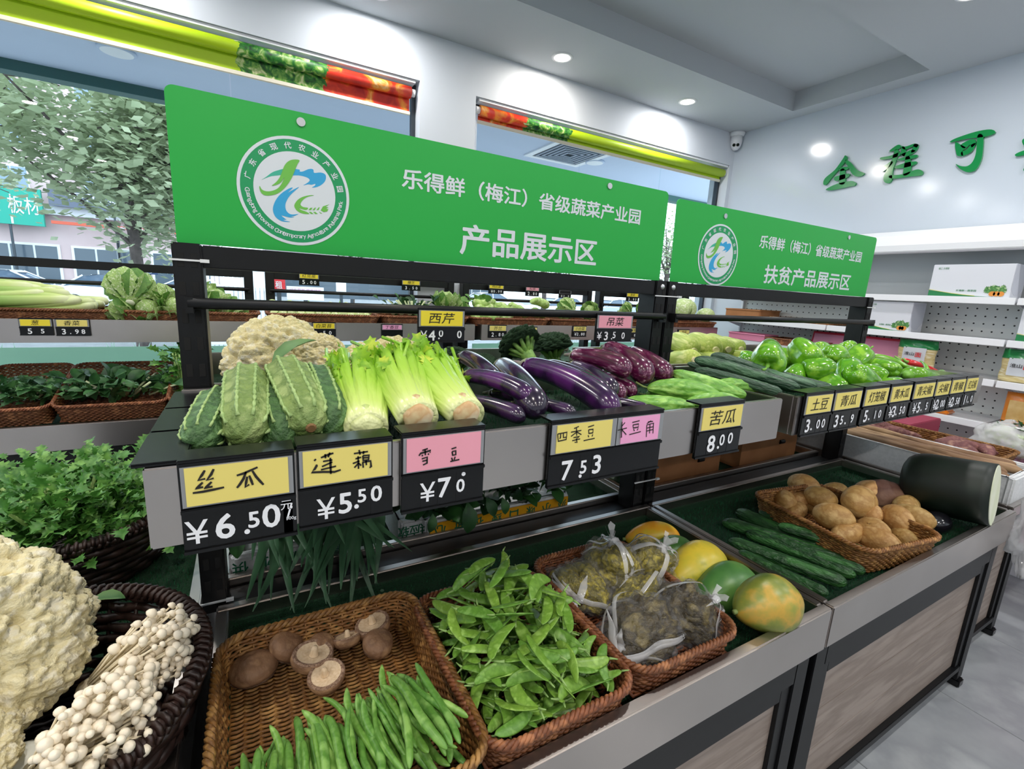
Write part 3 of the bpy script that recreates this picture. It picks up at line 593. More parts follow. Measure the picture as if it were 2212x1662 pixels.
# ---------------------------------------------------------------- green signs with emblem
def ez(x, y): p = UY(500+x/6.393, 280+y/6.393, YP-.004); return (p.x, p.z)
_l, _r_, _t, _b = ez(55, 690), ez(1640, 980), ez(690, 70), ez(1010, 1595)
ECX, ECZ = (_l[0]+_r_[0])/2, (_t[1]+_b[1])/2; ER = (_r_[0]-_l[0]+_t[1]-_b[1])/4
def flat(pts, mat, name, parent, y): return MB().prism([(p[0], y, p[1]) for p in pts], (0, -.0003, 0)).build(name, mat, parent)
EMP = [('leaf_swoosh', EML, -.0016, [(940,420),(910,480),(870,580),(830,670),(780,750),(720,820),(640,880),(540,908),(460,905),(410,870),(387,810),(390,775),(420,825),(480,850),(560,845),(640,810),(690,750),(733,658),(690,720),(640,755),(557,775),(610,730),(660,670),(700,580),(730,500),(780,440),(850,412)]),
 ('teal_swoosh', EMT, -.0010, [(415,692),(480,650),(560,590),(640,560),(740,540),(740,600),(690,625),(560,640),(480,665)]),
 ('sea_swoosh', EMB, -.0010, [(830,545),(940,550),(945,575),(990,575),(1060,545),(1110,540),(1135,555),(1145,595),(1230,590),(1290,610),(1308,650),(1295,710),(1240,765),(1170,795),(1112,798),(1150,775),(1160,747),(1110,760),(1060,755),(992,768),(1040,740),(1080,705),(1070,675),(1020,650),(930,630),(820,625)]),
 ('river_swoosh', EMB, -.0013, [(935,790),(870,850),(800,920),(755,1000),(745,1060),(760,1120),(800,1160),(850,1172),(925,1165),(870,1190),(815,1196),(868,1206),(800,1212),(692,1185),(750,1235),(763,1241),(712,1250),(813,1272),(720,1270),(650,1240),(600,1190),(575,1120),(580,1050),(620,960),(690,880),(790,815),(848,801),(782,868),(832,840)]),
 ('wheat_crescent', EML, -.0013, [(1140,908),(1080,905),(980,930),(910,975),(870,1040),(880,1085),(920,1130),(990,1160),(1075,1165),(1040,1135),(970,1110),(937,1086),(1030,1110),(1060,1080),(1000,1070),(960,1045),(960,1010),(1000,960),(1060,925)])]
GRAIN = [[(1065,1110),(1090,1080),(1120,1078),(1100,1112)], [(1120,1112),(1150,1078),(1170,1075),(1150,1112)], [(1175,1112),(1205,1075),(1222,1072),(1205,1108)], [(1070,1135),(1100,1135),(1135,1165),(1100,1165)], [(1130,1135),(1160,1135),(1195,1165),(1160,1165)], [(1210,1132),(1255,1155),(1235,1160)], [(1235,1115),(1265,1060),(1355,1030),(1305,1065),(1345,1075),(1310,1090),(1340,1100),(1325,1130),(1275,1140)]]
def disc(r, n=64, r0=0):
    return [(math.cos(2*math.pi*i/n)*r, math.sin(2*math.pi*i/n)*r) for i in range(n)]
def make_emblem(parent, cx, cz, sc, y):
    """round emblem: pale rim, green ring with lettering, swooshes"""
    e = link('emblem', None, parent); e.matrix_local = Matrix.Translation((cx, y, cz)) @ Matrix.Diagonal((sc, 1, sc, 1)); e['label'] = 'round emblem with leaf, river and wheat swooshes'
    def fl(nm, mat, pts, yy): return MB().prism([(p[0], yy, p[1]) for p in pts], (0, -.0003, 0)).build(nm, mat, e)
    fl('emblem_rim', SIGNT, disc(ER), -.0002); fl('emblem_ring', EMG, disc(ER*.945), -.0005); fl('emblem_field', SIGNT, disc(ER*.728), -.0008)
    for nm, m, yy, pts in EMP: fl(nm, m, [(q[0]-ECX, q[1]-ECZ) for q in (ez(p.x, p.y) for p in smooth_pts(pts, 3))], yy)
    for g_ in GRAIN: fl('wheat_grain', EML, [(q[0]-ECX, q[1]-ECZ) for q in (ez(*p) for p in g_)], -.0013)
    a0 = math.atan2(ez(190, 610)[1]-ECZ, ez(190, 610)[0]-ECX) % (2*math.pi); a1 = math.atan2(ez(1505, 820)[1]-ECZ, ez(1505, 820)[0]-ECX)
    if a1 > math.pi: a1 -= 2*math.pi
    s1 = '广东省现代农业产业园'
    for i, ch in enumerate(s1):
        a = a0+(a1-a0)*i/(len(s1)-1); lettering('ring_lettering', ch, (math.cos(a)*ER*.835, -.0009, math.sin(a)*ER*.835), e, SIGNT, None, ER*.115, .02, rot=a-math.pi/2)
    s2 = 'Guangdong Province Contemporary Agriculture Industrial Park'; b0 = math.atan2(ez(205, 800)[1]-ECZ, ez(205, 800)[0]-ECX); b1 = math.atan2(ez(1520, 990)[1]-ECZ, ez(1520, 990)[0]-ECX)
    b0 %= 2*math.pi; b1 %= 2*math.pi
    adv = {'i': .45, 'l': .45, 'r': .65, 't': .6, 'I': .5, 'm': 1.5, ' ': .7}; ws = [adv.get(ch, 1.0) for ch in s2]; tot = sum(ws); ac = 0
    for ch, w_ in zip(s2, ws):
        a = b0+(b1-b0)*(ac+w_/2)/tot; ac += w_
        if ch == ' ': continue
        hh = ER*(.078 if ch in 'GPCAIdltbk' else (.075 if ch in 'gpy' else .056)); rr = ER*(.835 if ch not in 'gpy' else .85)
        lettering('ring_lettering', ch, (math.cos(a)*rr, -.0009, math.sin(a)*rr), e, SIGNT, None, hh, .012, rot=a+math.pi/2)
    return e
def green_sign(label, corners, cx, cz, sc, lines, holes):
    c = V(((corners[0][0]+corners[1][0])/2, YP, 1.443)); t = thing('green_sign', label, 'sign', c, 'green sign boards on the racks')
    pts = []
    for k, (x, z) in enumerate(corners):     # tl, tr, br, bl with small rounded top corners
        r_ = .014 if k < 2 else .003; sx = 1 if k in (0, 3) else -1; sz = -1 if k < 2 else 1
        arc = [(x+sx*r_-sx*r_*math.cos(a), z+sz*r_-sz*r_*math.sin(a)) for a in (i*math.pi/12 for i in range(7))]
        pts += arc if k in (0, 2) else arc[::-1]
    at0(MB().prism([(p[0], YP, p[1]) for p in pts], (0, .004, 0)).build('board', SIGNG, t), c)
    make_emblem(t, cx-c.x, cz-c.z, sc, -.0004)
    for s_, x0, x1, zc, h in lines: lettering('lettering', s_, ((x0+x1)/2-c.x, -.0004, zc-c.z), t, SIGNT, x1-x0, h, .022)
    for hx, hz in holes: at0(MB().sweep([(hx, YP-.003, hz), (hx, YP-.0002, hz)], .008, 16).build('eyelet', BOLT.materials[0], t), c)
    return t
def XZ(x, y): p = UY(x, y, YP-.001); return (p.x, p.z)
def lay(s_, lx, rx, ytop_l, ybot_l): # a line of sign print measured at its left end
    a = XZ(lx, ytop_l); b = XZ(lx, ybot_l); r_ = XZ(rx[0], rx[1]); return (s_, a[0], r_[0], (a[1]+b[1])/2, abs(a[1]-b[1]))
green_sign('big green sign with emblem reading 乐得鲜（梅江）省级蔬菜产业园 产品展示区', [(-.106, 1.707), (1.112, 1.702), (1.112, 1.444), (-.106, 1.444)], ECX, ECZ, 1.0,
           [lay('乐得鲜（梅江）省级蔬菜产业园', 869, (1383, 470), 362, 406), lay('产品展示区', 996, (1288, 550), 483, 548)], [XZ(650, 264), XZ(1317, 402)])
_a, _b2 = XZ(1507, 545), XZ(1595, 555); _s2 = ((XZ(1552, 483)[1]-XZ(1552, 618)[1])/2)/ER
green_sign('smaller green sign with emblem reading 扶贫产品展示区 on the right rack', [(1.152, 1.69), (2.372, 1.694), (2.368, 1.444), (1.16, 1.444)], (_a[0]+_b2[0])/2, (XZ(1552, 483)[1]+XZ(1552, 618)[1])/2, _s2,
           [lay('乐得鲜（梅江）省级蔬菜产业园', 1644, (1862, 550), 507, 536), lay('扶贫产品展示区', 1655, (1836, 612), 572, 612)], [XZ(1567, 467), XZ(1834, 513)])
# ---------------------------------------------------------------- price tags
def pen(zx, zy, org, sc, Y): return UY(org[0]+zx/sc, org[1]+zy/sc, Y)
def price_tag(label, x0, x1, z0, z1, Y, cards, price, strokes=None, flange=True, group='price tags on the island trays', split=.5):
    """cards: [(xa, xb, material, text)] as fractions; price: [(text, x, z, h)] as fractions of the numeral strip"""
    c = V(((x0+x1)/2, Y, z0)); t = thing('price_tag', label, 'price tag', c, group); W = x1-x0; H = z1-z0; zs = H*split
    P = lambda mb, nm, m, bv=0: mb.build(nm, m, t, bevel=bv)
    P(MB().box(-W/2, W/2, 0, .006, 0, H), 'holder', BLKPL, .001); P(MB().box(-W/2, W/2, -.004, 0, zs-.006, zs), 'ledge', BLKPL, .001); P(MB().box(-W/2, W/2, -.003, 0, 0, .004), 'ledge', BLKPL)
    if flange: P(MB().box(-W/2, W/2, -.001, .04, H, H+.0035), 'top_flange', BLKPL, .001)
    for xa, xb, cm, s_ in cards:
        a = -W/2+W*xa; b = -W/2+W*xb
        P(MB().box(a, b, -.0015, 0, zs+.002, H-.005), 'sleeve', CLEARP); P(MB().box(a+W*.035, b-W*.045, -.003, -.0015, zs+.004, H-.006), 'card', cm)
        if s_: lettering('handwriting', s_, ((a+b)/2-W*.01, -.0034, (zs+H)/2), t, INK, min((b-a)*.7, (H-zs)*.62*len(s_)*1.15), (H-zs)*.55, 0, .15)
    if strokes:
        me = stroke_mesh([[p-c for p in st] for st in strokes], INK, .0015 if W < .2 else .0013); link('handwriting', me, t)
    for s_, fx, fz, fh in price:
        if s_ == '.': P(MB().sweep([(-W/2+W*fx, -.0012, zs*fz), (-W/2+W*fx, -.0002, zs*fz)], zs*.055, 12), 'numeral', WHITEI); continue
        lettering('numeral', s_, (-W/2+W*fx, -.0008, zs*fz), t, WHITEI, None, zs*fh, .022 if s_ not in ('¥', '元', '/', '500g') else .004)
        P(MB().box(-W/2+W*fx-zs*.34*fh, -W/2+W*fx+zs*.34*fh, -.0004, 0, zs*.08, zs*.9), 'numeral_plate', BLKPL)
    return t
TY = TYF-.008
Z3 = lambda st, Y=TY-.0036: [[pen(x, y, (370, 960), 4.424, Y) for x, y in s_] for s_ in st]
Z4 = lambda st, Y=TY-.0036: [[pen(x, y, (860, 900), 3.8138, Y) for x, y in s_] for s_ in st]
SI = Z3([[(320,250),(290,300),(258,345),(325,330)], [(405,238),(380,290),(340,345),(405,325)], [(300,365),(265,400),(230,425),(305,410)], [(385,360),(350,395),(315,420),(395,405)], [(205,468),(300,455),(400,435),(505,412)],
  [(625,300),(690,280),(825,220)], [(715,265),(690,330),(655,385),(628,418)], [(725,310),(715,370),(708,410),(745,385)], [(745,300),(765,350),(780,390)], [(775,255),(810,310),(850,355),(882,388)]])
LI = Z3([[(1382,142),(1366,160)], [(1430,130),(1500,100),(1550,85)], [(1470,95),(1475,135)], [(1515,80),(1500,125)], [(1385,195),(1390,205),(1370,240),(1340,270),(1450,265),(1560,265),(1620,245)], [(1450,165),(1540,150)], [(1430,245),(1575,210)], [(1440,215),(1540,170)], [(1520,130),(1522,200),(1525,285)],
  [(1745,90),(1880,70)], [(1795,55),(1805,100)], [(1840,65),(1835,95)], [(1735,185),(1800,160)], [(1760,140),(1815,125)], [(1785,115),(1790,235)], [(1790,180),(1750,225)], [(1790,180),(1815,205)], [(1830,110),(1890,105),(1885,150),(1835,155),(1830,110)], [(1835,130),(1885,128)], [(1825,175),(1905,160),(1910,215),(1895,225)], [(1860,155),(1865,200)], [(1830,175),(1835,225)]])
XU = Z4([[(200,280),(245,265)], [(172,325),(185,305),(270,280),(262,300)], [(222,272),(225,320)], [(195,320),(205,326)], [(245,308),(255,314)], [(195,350),(240,335),(238,385),(205,400)], [(200,370),(238,360)], [(440,268),(480,255)], [(445,290),(450,320),(475,315),(475,283),(445,290)], [(440,340),(450,365)], [(470,332),(462,358)], [(430,372),(505,355)]])
SJ = Z4([[(1315,145),(1320,205),(1385,190),(1392,130),(1315,145)], [(1340,145),(1338,175),(1330,185)], [(1362,140),(1362,175),(1385,170)], [(1450,100),(1490,82)], [(1425,130),(1510,115)], [(1470,95),(1472,160)], [(1470,130),(1425,165)], [(1472,128),(1510,150)], [(1445,175),(1495,165),(1468,185),(1475,215),(1455,212)], [(1435,200),(1500,185)],
  [(1565,88),(1615,72)], [(1570,110),(1572,140),(1605,135),(1607,105),(1570,110)], [(1565,155),(1572,170)], [(1605,148),(1598,165)], [(1528,200),(1620,180)],
  [(1870,50),(1840,85)], [(1810,115),(1885,95)], [(1845,45),(1840,175),(1830,172)], [(1845,110),(1880,150)], [(1930,50),(1990,35)], [(1935,70),(1938,95),(1980,88),(1982,62),(1935,70)], [(1940,105),(1948,120)], [(1978,98),(1970,115)], [(1905,150),(2000,125)], [(2085,35),(2050,60)], [(2060,45),(2100,40)], [(2050,70),(2045,170)], [(2050,70),(2105,55),(2100,140)], [(2052,95),(2100,85)], [(2050,120),(2098,108)], [(2076,65),(2072,140)]])
price_tag('yellow price tag reading 丝瓜 6.50 below the luffas', -.080, .0425, 1.062, 1.176, TY, [(.02, .98, CARD_Y, '')], [('¥', .115, .47, .52), ('6', .35, .5, .55), ('5', .60, .54, .36), ('.', .535, .28, 0), ('0', .76, .56, .53), ('元', .905, .76, .22), ('/', .93, .60, .36), ('500g', .945, .42, .10)], SI)
price_tag('yellow price tag reading 莲藕 5.50 below the celery', .045, .168, 1.066, 1.180, TY, [(.02, .98, CARD_Y, '')], [('¥', .27, .44, .52), ('5', .47, .5, .5), ('5', .65, .62, .33), ('.', .59, .36, 0), ('0', .81, .62, .4)], LI)
price_tag('pink price tag reading 雪豆 7.0 below the celery', .180, .312, 1.062, 1.182, TY, [(.02, .98, CARD_P, '')], [('¥', .30, .47, .50), ('7', .50, .52, .50), ('0', .70, .50, .34), ('.', .735, .80, 0)], XU)
price_tag('double price tag reading 四季豆 and pink 长豆角 below the aubergines', .434, .70, 1.058, 1.177, TY, [(.01, .545, CARD_Y, ''), (.555, .995, CARD_PP, '')], [('7', .15, .48, .58), ('5', .285, .5, .40), ('.', .265, .22, 0), ('3', .40, .52, .58)], SJ)
price_tag('yellow price tag reading 苦瓜 8.00 below the bitter melons', .805, .95, 1.062, 1.178, TY, [(.02, .98, CARD_Y, '苦瓜')], [('8', .33, .5, .62), ('.', .50, .3, 0), ('0', .57, .58, .42), ('0', .76, .6, .42)])
T2L = [('土豆', '3.00', (1740, 862), (1803, 848)), ('青瓜', '35.9', (1803, 850), (1866, 838)), ('灯笼椒', '5.10', (1869, 840), (1925, 828)), ('黄木瓜', '¥3.50', (1926, 832), (1975, 820)), ('青尖椒', '¥5.5', (1977, 824), (2025, 815)), ('尖椒', '¥2.00', (2025, 818), (2058, 812)), ('青椒', '¥2.58', (2058, 815), (2090, 809)), ('红尖椒', '11.0', (2090, 811), (2117, 807))]
for k, (nm, pr, a, b) in enumerate(T2L):
    xa = UY(*a, TY).x; xb = UY(*b, TY).x; xs = []
    n_ = len(pr); spec = []
    for q, ch in enumerate(pr):
        if ch == '.': spec.append(('.', .12+.76*(q+.3)/n_, .3, 0))
        else: spec.append((ch, .12+.76*(q+.5)/n_, .5, .6 if q < (2 if pr[0] == '¥' else 1) else .42))
    price_tag('yellow price tag reading %s %s, number %s along the pepper tray' % (nm, pr, ('one', 'two', 'three', 'four', 'five', 'six', 'seven', 'eight')[k]), xa+.002, xb-.002, 1.068, 1.178, TY, [(.02, .98, CARD_Y, nm)], spec)
a, b = UY(903, 665, YP-.068), UY(1003, 738, YP-.068)
price_tag('bright yellow tag reading 西芹 4.0 hanging from the rail above the celery', a.x, b.x, b.z-.002, a.z, YP-.068, [(.02, .98, CARD_YB, '西芹')], [('¥', .12, .5, .62), ('4', .29, .48, .66), ('0', .48, .62, .46), ('.', .44, .28, 0), ('0', .88, .55, .5)], None, False, 'tags hanging from the rack rail', .44)
a, b = UY(1290, 677, YP-.068), UY(1363, 737, YP-.068)
price_tag('pink tag reading 吊菜 3.50 hanging from the rail by the striped aubergines', a.x, b.x, b.z-.002, a.z, YP-.068, [(.02, .98, CARD_P, '吊菜')], [('¥', .1, .5, .6), ('3', .28, .48, .66), ('5', .5, .55, .5), ('.', .44, .25, 0), ('0', .75, .5, .5)], None, False, 'tags hanging from the rack rail', .45)
# ---------------------------------------------------------------- woven baskets
def rrect(w_, d, r_, n):
    """n points around a rounded rectangle, centre origin"""
    segs = []; W = w_/2-r_; D = d/2-r_; per = 4*W+4*D+2*math.pi*r_; out = []
    for i in range(n):
        s_ = per*i/n
        L = [(2*W, lambda u: (-W+u, -d/2)), (r_*math.pi/2, lambda u: (W+r_*math.sin(u/r_), -D-r_*math.cos(u/r_))), (2*D, lambda u: (w_/2, -D+u)), (r_*math.pi/2, lambda u: (W+r_*math.cos(u/r_), D+r_*math.sin(u/r_))),
             (2*W, lambda u: (W-u, d/2)), (r_*math.pi/2, lambda u: (-W-r_*math.sin(u/r_), D+r_*math.cos(u/r_))), (2*D, lambda u: (-w_/2, D-u)), (r_*math.pi/2, lambda u: (-W-r_*math.cos(u/r_), -D-r_*math.sin(u/r_)))]
        for ln, f_ in L:
            if s_ <= ln: out.append(f_(s_)); break
            s_ -= ln
        else: out.append((-W, -d/2))
    return out
_BK = {}
def basket_meshes(w_, d, h, mat, rows=11):
    key = (round(w_, 3), round(d, 3), round(h, 3), mat.name)
    if key in _BK: return _BK[key]
    n = 2*int((w_+d)/.012); n -= n % 2; mb = MB(); sc = lambda z: .92+.08*(z/h)
    loop = rrect(w_, d, .045, n); rz = h/rows
    for k in range(rows):
        z = rz*(k+.5); f_ = sc(z); pts = []
        for i, (x, y) in enumerate(loop):
            off = .0022*(1 if (i+k) % 2 else -1); L = math.hypot(x, y); pts.append((x*f_+x/L*off, y*f_+y/L*off, z))
        mb.sweep(pts, lambda t, a: rz*.54, 5, closed=True, flat=1.0)
    for i in range(0, n, 2):
        x, y = loop[i]; mb.sweep([(x*sc(0), y*sc(0), 0), (x*sc(h/2), y*sc(h/2), h/2), (x, y, h)], .0022, 4, up=(x, y, .01))
    wall = mb.mesh('woven_wall', mat, True)
    mb = MB(); W = w_*.92/2; D = d*.92/2; ny = int(2*D/.0085); nx = int(2*W/.022)
    for j in range(ny):
        y = -D+.004+(2*D-.008)*j/(ny-1); mb.sweep([(-W+2*W*i/(2*nx), y, .004+.0018*math.sin(math.pi*(i/2+j))*(1 if i % 2 else 0)*(1 if (i//2+j) % 2 else -1)) for i in range(2*nx+1)], .0036, 4, flat=.6)
    for i in range(nx+1):
        x = -W+2*W*i/nx; mb.sweep([(x, -D, .0035), (x, D, .0035)], .004, 4, flat=.5)
    base = mb.mesh('woven_base', mat, True)
    mb = MB(); n3 = 260; lp = rrect(w_+.004, d+.004, .047, n3)
    for ph in range(3):
        pts = []
        for i, (x, y) in enumerate(lp):
            a = i/n3*2*math.pi*42+ph*2*math.pi/3; L = math.hypot(x, y); pts.append((x+x/L*math.cos(a)*.0045, y+y/L*math.cos(a)*.0045, h+math.sin(a)*.0045))
        mb.sweep(pts, .0042, 5, closed=True)
    rim = mb.mesh('braided_rim', mat, True); _BK[key] = (wall, base, rim); return _BK[key]
def basket(label, c, w_, d, h, mat, yaw=0, group=None, tilt=0):
    t = thing('wicker_basket', label, 'basket', c, group); t.rotation_euler = (tilt, 0, yaw)
    for nm, me in zip(('woven_wall', 'woven_base', 'braided_rim'), basket_meshes(w_, d, h, mat)): link(nm, me, t)
    return t
ZB = CT-.052+.013
G_ = 'wicker baskets in the front troughs'
basket('golden wicker basket holding shiitake and green beans', (.098, .672, ZB), .345, .40, .068, WICK, 0, G_)
basket('reddish wicker basket heaped with snow peas', (.408, .655, ZB), .28, .365, .066, WICKR, 0, G_)
basket('reddish wicker basket with bagged pickled greens', (.70, .668, ZB), .272, .375, .066, WICKR, R(-1), G_)
basket('brown wicker basket filled with potatoes', (1.60, .672, ZB), .33, .38, .075, WICK, R(-9), G_)
def round_basket(label, c, r_, h, group=None, sq=1.0):
    t = thing('round_basket', label, 'basket', c, group); mb = MB(); n = 90; rows = 8
    for k in range(rows):
        z = h*(k+.5)/rows; f_ = .72+.28*math.sqrt(z/h); pts = []
        for i in range(n):
            a = 2*math.pi*i/n; rr = r_*f_+(.004 if (i//2+k) % 2 else -.002); pts.append((math.cos(a)*rr, math.sin(a)*rr*sq, z))
        mb.sweep(pts, h/rows*.52, 5, closed=True)
    for i in range(0, n, 3):
        a = 2*math.pi*i/n; mb.sweep([(math.cos(a)*r_*(.72+.28*math.sqrt(u)), math.sin(a)*r_*(.72+.28*math.sqrt(u))*sq, u*h) for u in (0, .2, .5, 1)], .004, 4, up=(math.cos(a), math.sin(a), .01))
    mb.build('woven_wall', WICKD, t, True)
    mb = MB()
    for k in range(12): rr = r_*.72*(k+1)/12; mb.sweep([(math.cos(2*math.pi*i/48)*rr, math.sin(2*math.pi*i/48)*rr*sq, .006+(.003 if (i+k) % 2 else 0)) for i in range(48)], .009, 4, closed=True, flat=.5)
    mb.build('woven_base', WICKD, t, True)
    mb = MB(); mb.sweep([(math.cos(2*math.pi*i/72)*r_, math.sin(2*math.pi*i/72)*r_*sq, h) for i in range(72)], .010, 8, closed=True)
    for i in range(110):
        a = 2*math.pi*i/110; pts = []
        for q in range(9):
            b = 2*math.pi*q/8; aa = a+q/8*.05; pts.append((math.cos(aa)*(r_+math.cos(b)*.0125), math.sin(aa)*(r_+math.cos(b)*.0125)*sq, h+math.sin(b)*.0125))
        mb.sweep(pts, .0042, 4)
    mb.build('wrapped_rim', WICKD, t, True); return t
EZ = CT-.005-.08+.012
round_basket('dark round basket of cauliflower and enoki on the left end trough', (-.325, .81, EZ), .232, .145, 'dark round baskets on the end trough', 1.06)
round_basket('dark round basket of leafy celery behind the cauliflower basket', (-.425, 1.475, EZ), .235, .145, 'dark round baskets on the end trough', 1.0)
# ================================================================ vegetables: canonical meshes lie on the unit x axis
def veg(name, mat, rad, nl=24, na=20, bend=0.0, sbend=0.0, flat=1.0, end0=.0, end1=.0):
    """closed solid of revolution-like body; rad(t, a) relative to length"""
    rows = []; 
    for i in range(nl+1):
        t = .5-.5*math.cos(math.pi*i/nl); z0 = bend*(4*t*(1-t)); y0 = sbend*math.sin(2*math.pi*t)
        rows.append([(t, y0+math.cos(2*math.pi*k/na)*rad(t, 2*math.pi*k/na), z0+math.sin(2*math.pi*k/na)*rad(t, 2*math.pi*k/na)*flat) for k in range(na)])
    mb = MB().grid(rows, True, False, True); return mb.mesh(name, mat, True)
def dome(t, p=.5): return max(0.0, math.sin(math.pi*min(1, max(0, t))))**p
def endcaps(t, a, b):
    """1 in the middle, rounding to 0 at both ends over lengths a, b"""
    s_ = 1.0
    if t < a: s_ = math.sqrt(max(0, 1-(1-t/a)**2))
    if t > 1-b: s_ = min(s_, math.sqrt(max(0, 1-(1-(1-t)/b)**2)))
    return s_
def item(name, label, cat, me, mw, group, parts=()):
    """a thing whose body is one mesh, with optional (name, mesh) parts in the same local frame"""
    o = link(name, me); o.matrix_world = mw; tag(o, label, cat, group)
    for nm, m in parts: link(nm, m, o)
    return o
# ---------------------------------------------------------------- luffas
LUF = M('luffa_skin', '#80974f', .6, 0, '#6b8443', ns=7, col3='#98ab69', bump=.5, bs=26); LUFD = M('luffa_skin_dark', '#49713a', .6, 0, '#34562c', ns=8, col3='#638a52', bump=.5, bs=26); RIB = M('luffa_rib', '#a6bf7d', .6, 0, '#7f9c5a', ns=30)
def luffa_mesh(w_, mat, bend):
    f = lambda t, a: w_*endcaps(t, .16, .22)*(.80+.2*t)*(1+.05*math.cos(9*a)+.015*math.sin(31*t+3*a)+.01*math.sin(57*t-5*a))
    body = veg('luffa', mat, f, 40, 54, bend)
    mb = MB()
    for k in range(9):
        a = 2*math.pi*k/9; pts = []
        for i in range(2, 30):
            t = i/31; r_ = f(t, a)*1.0; z0 = bend*4*t*(1-t); pts.append((t, math.cos(a)*r_, z0+math.sin(a)*r_))
        mb.sweep(pts, lambda t, an: .010*(1+.5*math.sin(t*95+k)), 5)
    return body, mb.mesh('ribs', RIB, True)
LA = luffa_mesh(.145, LUF, .03); LB = luffa_mesh(.165, LUFD, .04)
STEMG = M('stem_green', '#7d8f4f', .7); 
LBL = MB().lathe([(.0, -.012), (.022, -.012), (.03, .0)], 10).mesh('blossom_end', M('blossom_brown', '#7a5a35', .8)); LBL.transform(Matrix.Rotation(R(90), 4, 'Y'))
LSTEM = MB().sweep([(-.06, 0, 0), (0, 0, 0), (.03, 0, 0)], lambda t, a: .035+.02*t, 8).mesh('stem', STEMG, True)
for (src, a, b, lab) in ((LA, (529, 945, .685), (536, 815, .93), 'pale ridged luffa standing proudest, left of centre in the luffa pile'), (LA, (672, 925, .69), (612, 798, .94), 'pale ridged luffa with brown blossom end pointing forward'),
        (LB, (428, 960, .69), (482, 865, .87), 'small dark luffa leaning at the left side of the tray'), (LB, (614, 955, .70), (588, 840, .92), 'dark luffa wedged between the two pale luffas'), (LB, (714, 930, .71), (672, 820, .95), 'dark rounded luffa at the right of the luffa pile')):
    item('luffa', lab, 'luffa', src[0], along(UY(*a), UY(*b), rnd.uniform(-.3, .3)), 'ridged luffas in the tray', (('ribs', src[1]),)+((('blossom_end', LBL),) if 'blossom' in lab else ()))
# ---------------------------------------------------------------- leaves
def leafshape(mat, kind='jag', name='leaf'):
    if kind == 'jag': o = [(0, .03), (.18, .05), (.22, .3), (.36, .18), (.45, .42), (.58, .2), (.72, .3), (.8, .1), (1, 0)]
    elif kind == 'oval': o = [(0, .02), (.12, .10), (.3, .24), (.55, .29), (.8, .2), (.95, .07), (1, 0)]
    else: o = [(0, .02), (.1, .16), (.2, .2), (.3, .34), (.42, .28), (.55, .38), (.68, .3), (.82, .24), (.93, .12), (1, 0)]
    v = []; f = []
    for x, y in o: v += [(x, -y, .12*math.sin(x*3)+.10*y/.3), (x, 0, .12*math.sin(x*3)), (x, y, .12*math.sin(x*3)+.10*y/.3)]
    for i in range(len(o)-1): a = 3*i; f += [(a, a+3, a+4, a+1), (a+1, a+4, a+5, a+2)]
    mb = MB(); mb.add(v, f); return mb
def scatter_leaves(spots, lf, mb=None):
    """spots: (point, direction, up, size); merges copies of one leaf"""
    mb = mb or MB()
    for p, d, u, s_ in spots:
        x = V(d).normalized(); y = V(u).cross(x)
        if y.length < .01: y = V((1, 0, 0)).cross(x)
        y.normalize(); z = x.cross(y); p = V(p); mb.add([p+x*(a*s_)+y*(b*s_)+z*(c_*s_) for a, b, c_ in lf.v], lf.f)
    return mb
JAG = leafshape(None, 'jag'); OVAL = leafshape(None, 'oval'); CRINK = leafshape(None, 'crink')
def rv(rg, z0=-1, z1=1): return V((rg.uniform(-1, 1), rg.uniform(-1, 1), rg.uniform(z0, z1)))
# ---------------------------------------------------------------- celery
def grad_mat(name, stops, rough=.4, axis=0, ns=0, bump=0):
    k = NT(name); k.b.inputs['Roughness'].default_value = rough; tc = k.n('ShaderNodeTexCoord'); sp = k.n('ShaderNodeSeparateXYZ'); k.l(tc.outputs['Object'], sp.inputs[0])
    rp = k.ramp(stops); src = sp.outputs[axis]
    if ns:
        nz = k.n('ShaderNodeTexNoise'); nz.inputs['Scale'].default_value = ns; k.l(tc.outputs['Object'], nz.inputs['Vector']); ma = k.n('ShaderNodeMath', operation='MULTIPLY_ADD'); ma.inputs[1].default_value = .25; k.l(nz.outputs[0], ma.inputs[0]); k.l(src, ma.inputs[2]); src = ma.outputs[0]
    k.l(src, rp.inputs[0]); k.l(rp.outputs[0], k.b.inputs['Base Color'])
    if bump:
        wv = k.n('ShaderNodeTexNoise'); wv.inputs['Scale'].default_value = bump; mp = k.vec((.1, 1, 1)); k.l(mp, wv.inputs['Vector']); bp = k.n('ShaderNodeBump'); bp.inputs['Strength'].default_value = .35; bp.inputs['Distance'].default_value = .02; k.l(wv.outputs[0], bp.inputs['Height']); k.l(bp.outputs[0], k.b.inputs['Normal'])
    return k.m
CEL = grad_mat('celery_stalk', [(0, '#dfe6a8'), (.05, '#c3d873'), (.12, '#a3c94a'), (.2, '#8cbd3c'), (.3, '#7fb23a')], .3, 0, 0, 60); CELF = M('celery_leaf', '#a3cf33', .5, 0, '#7fb52c', ns=30, col3='#cfe04a', transl=.25); CUT = M('celery_cut_end', '#e3d3a2', .7, 0, '#cfa878', ns=25, col3='#eee3c0')
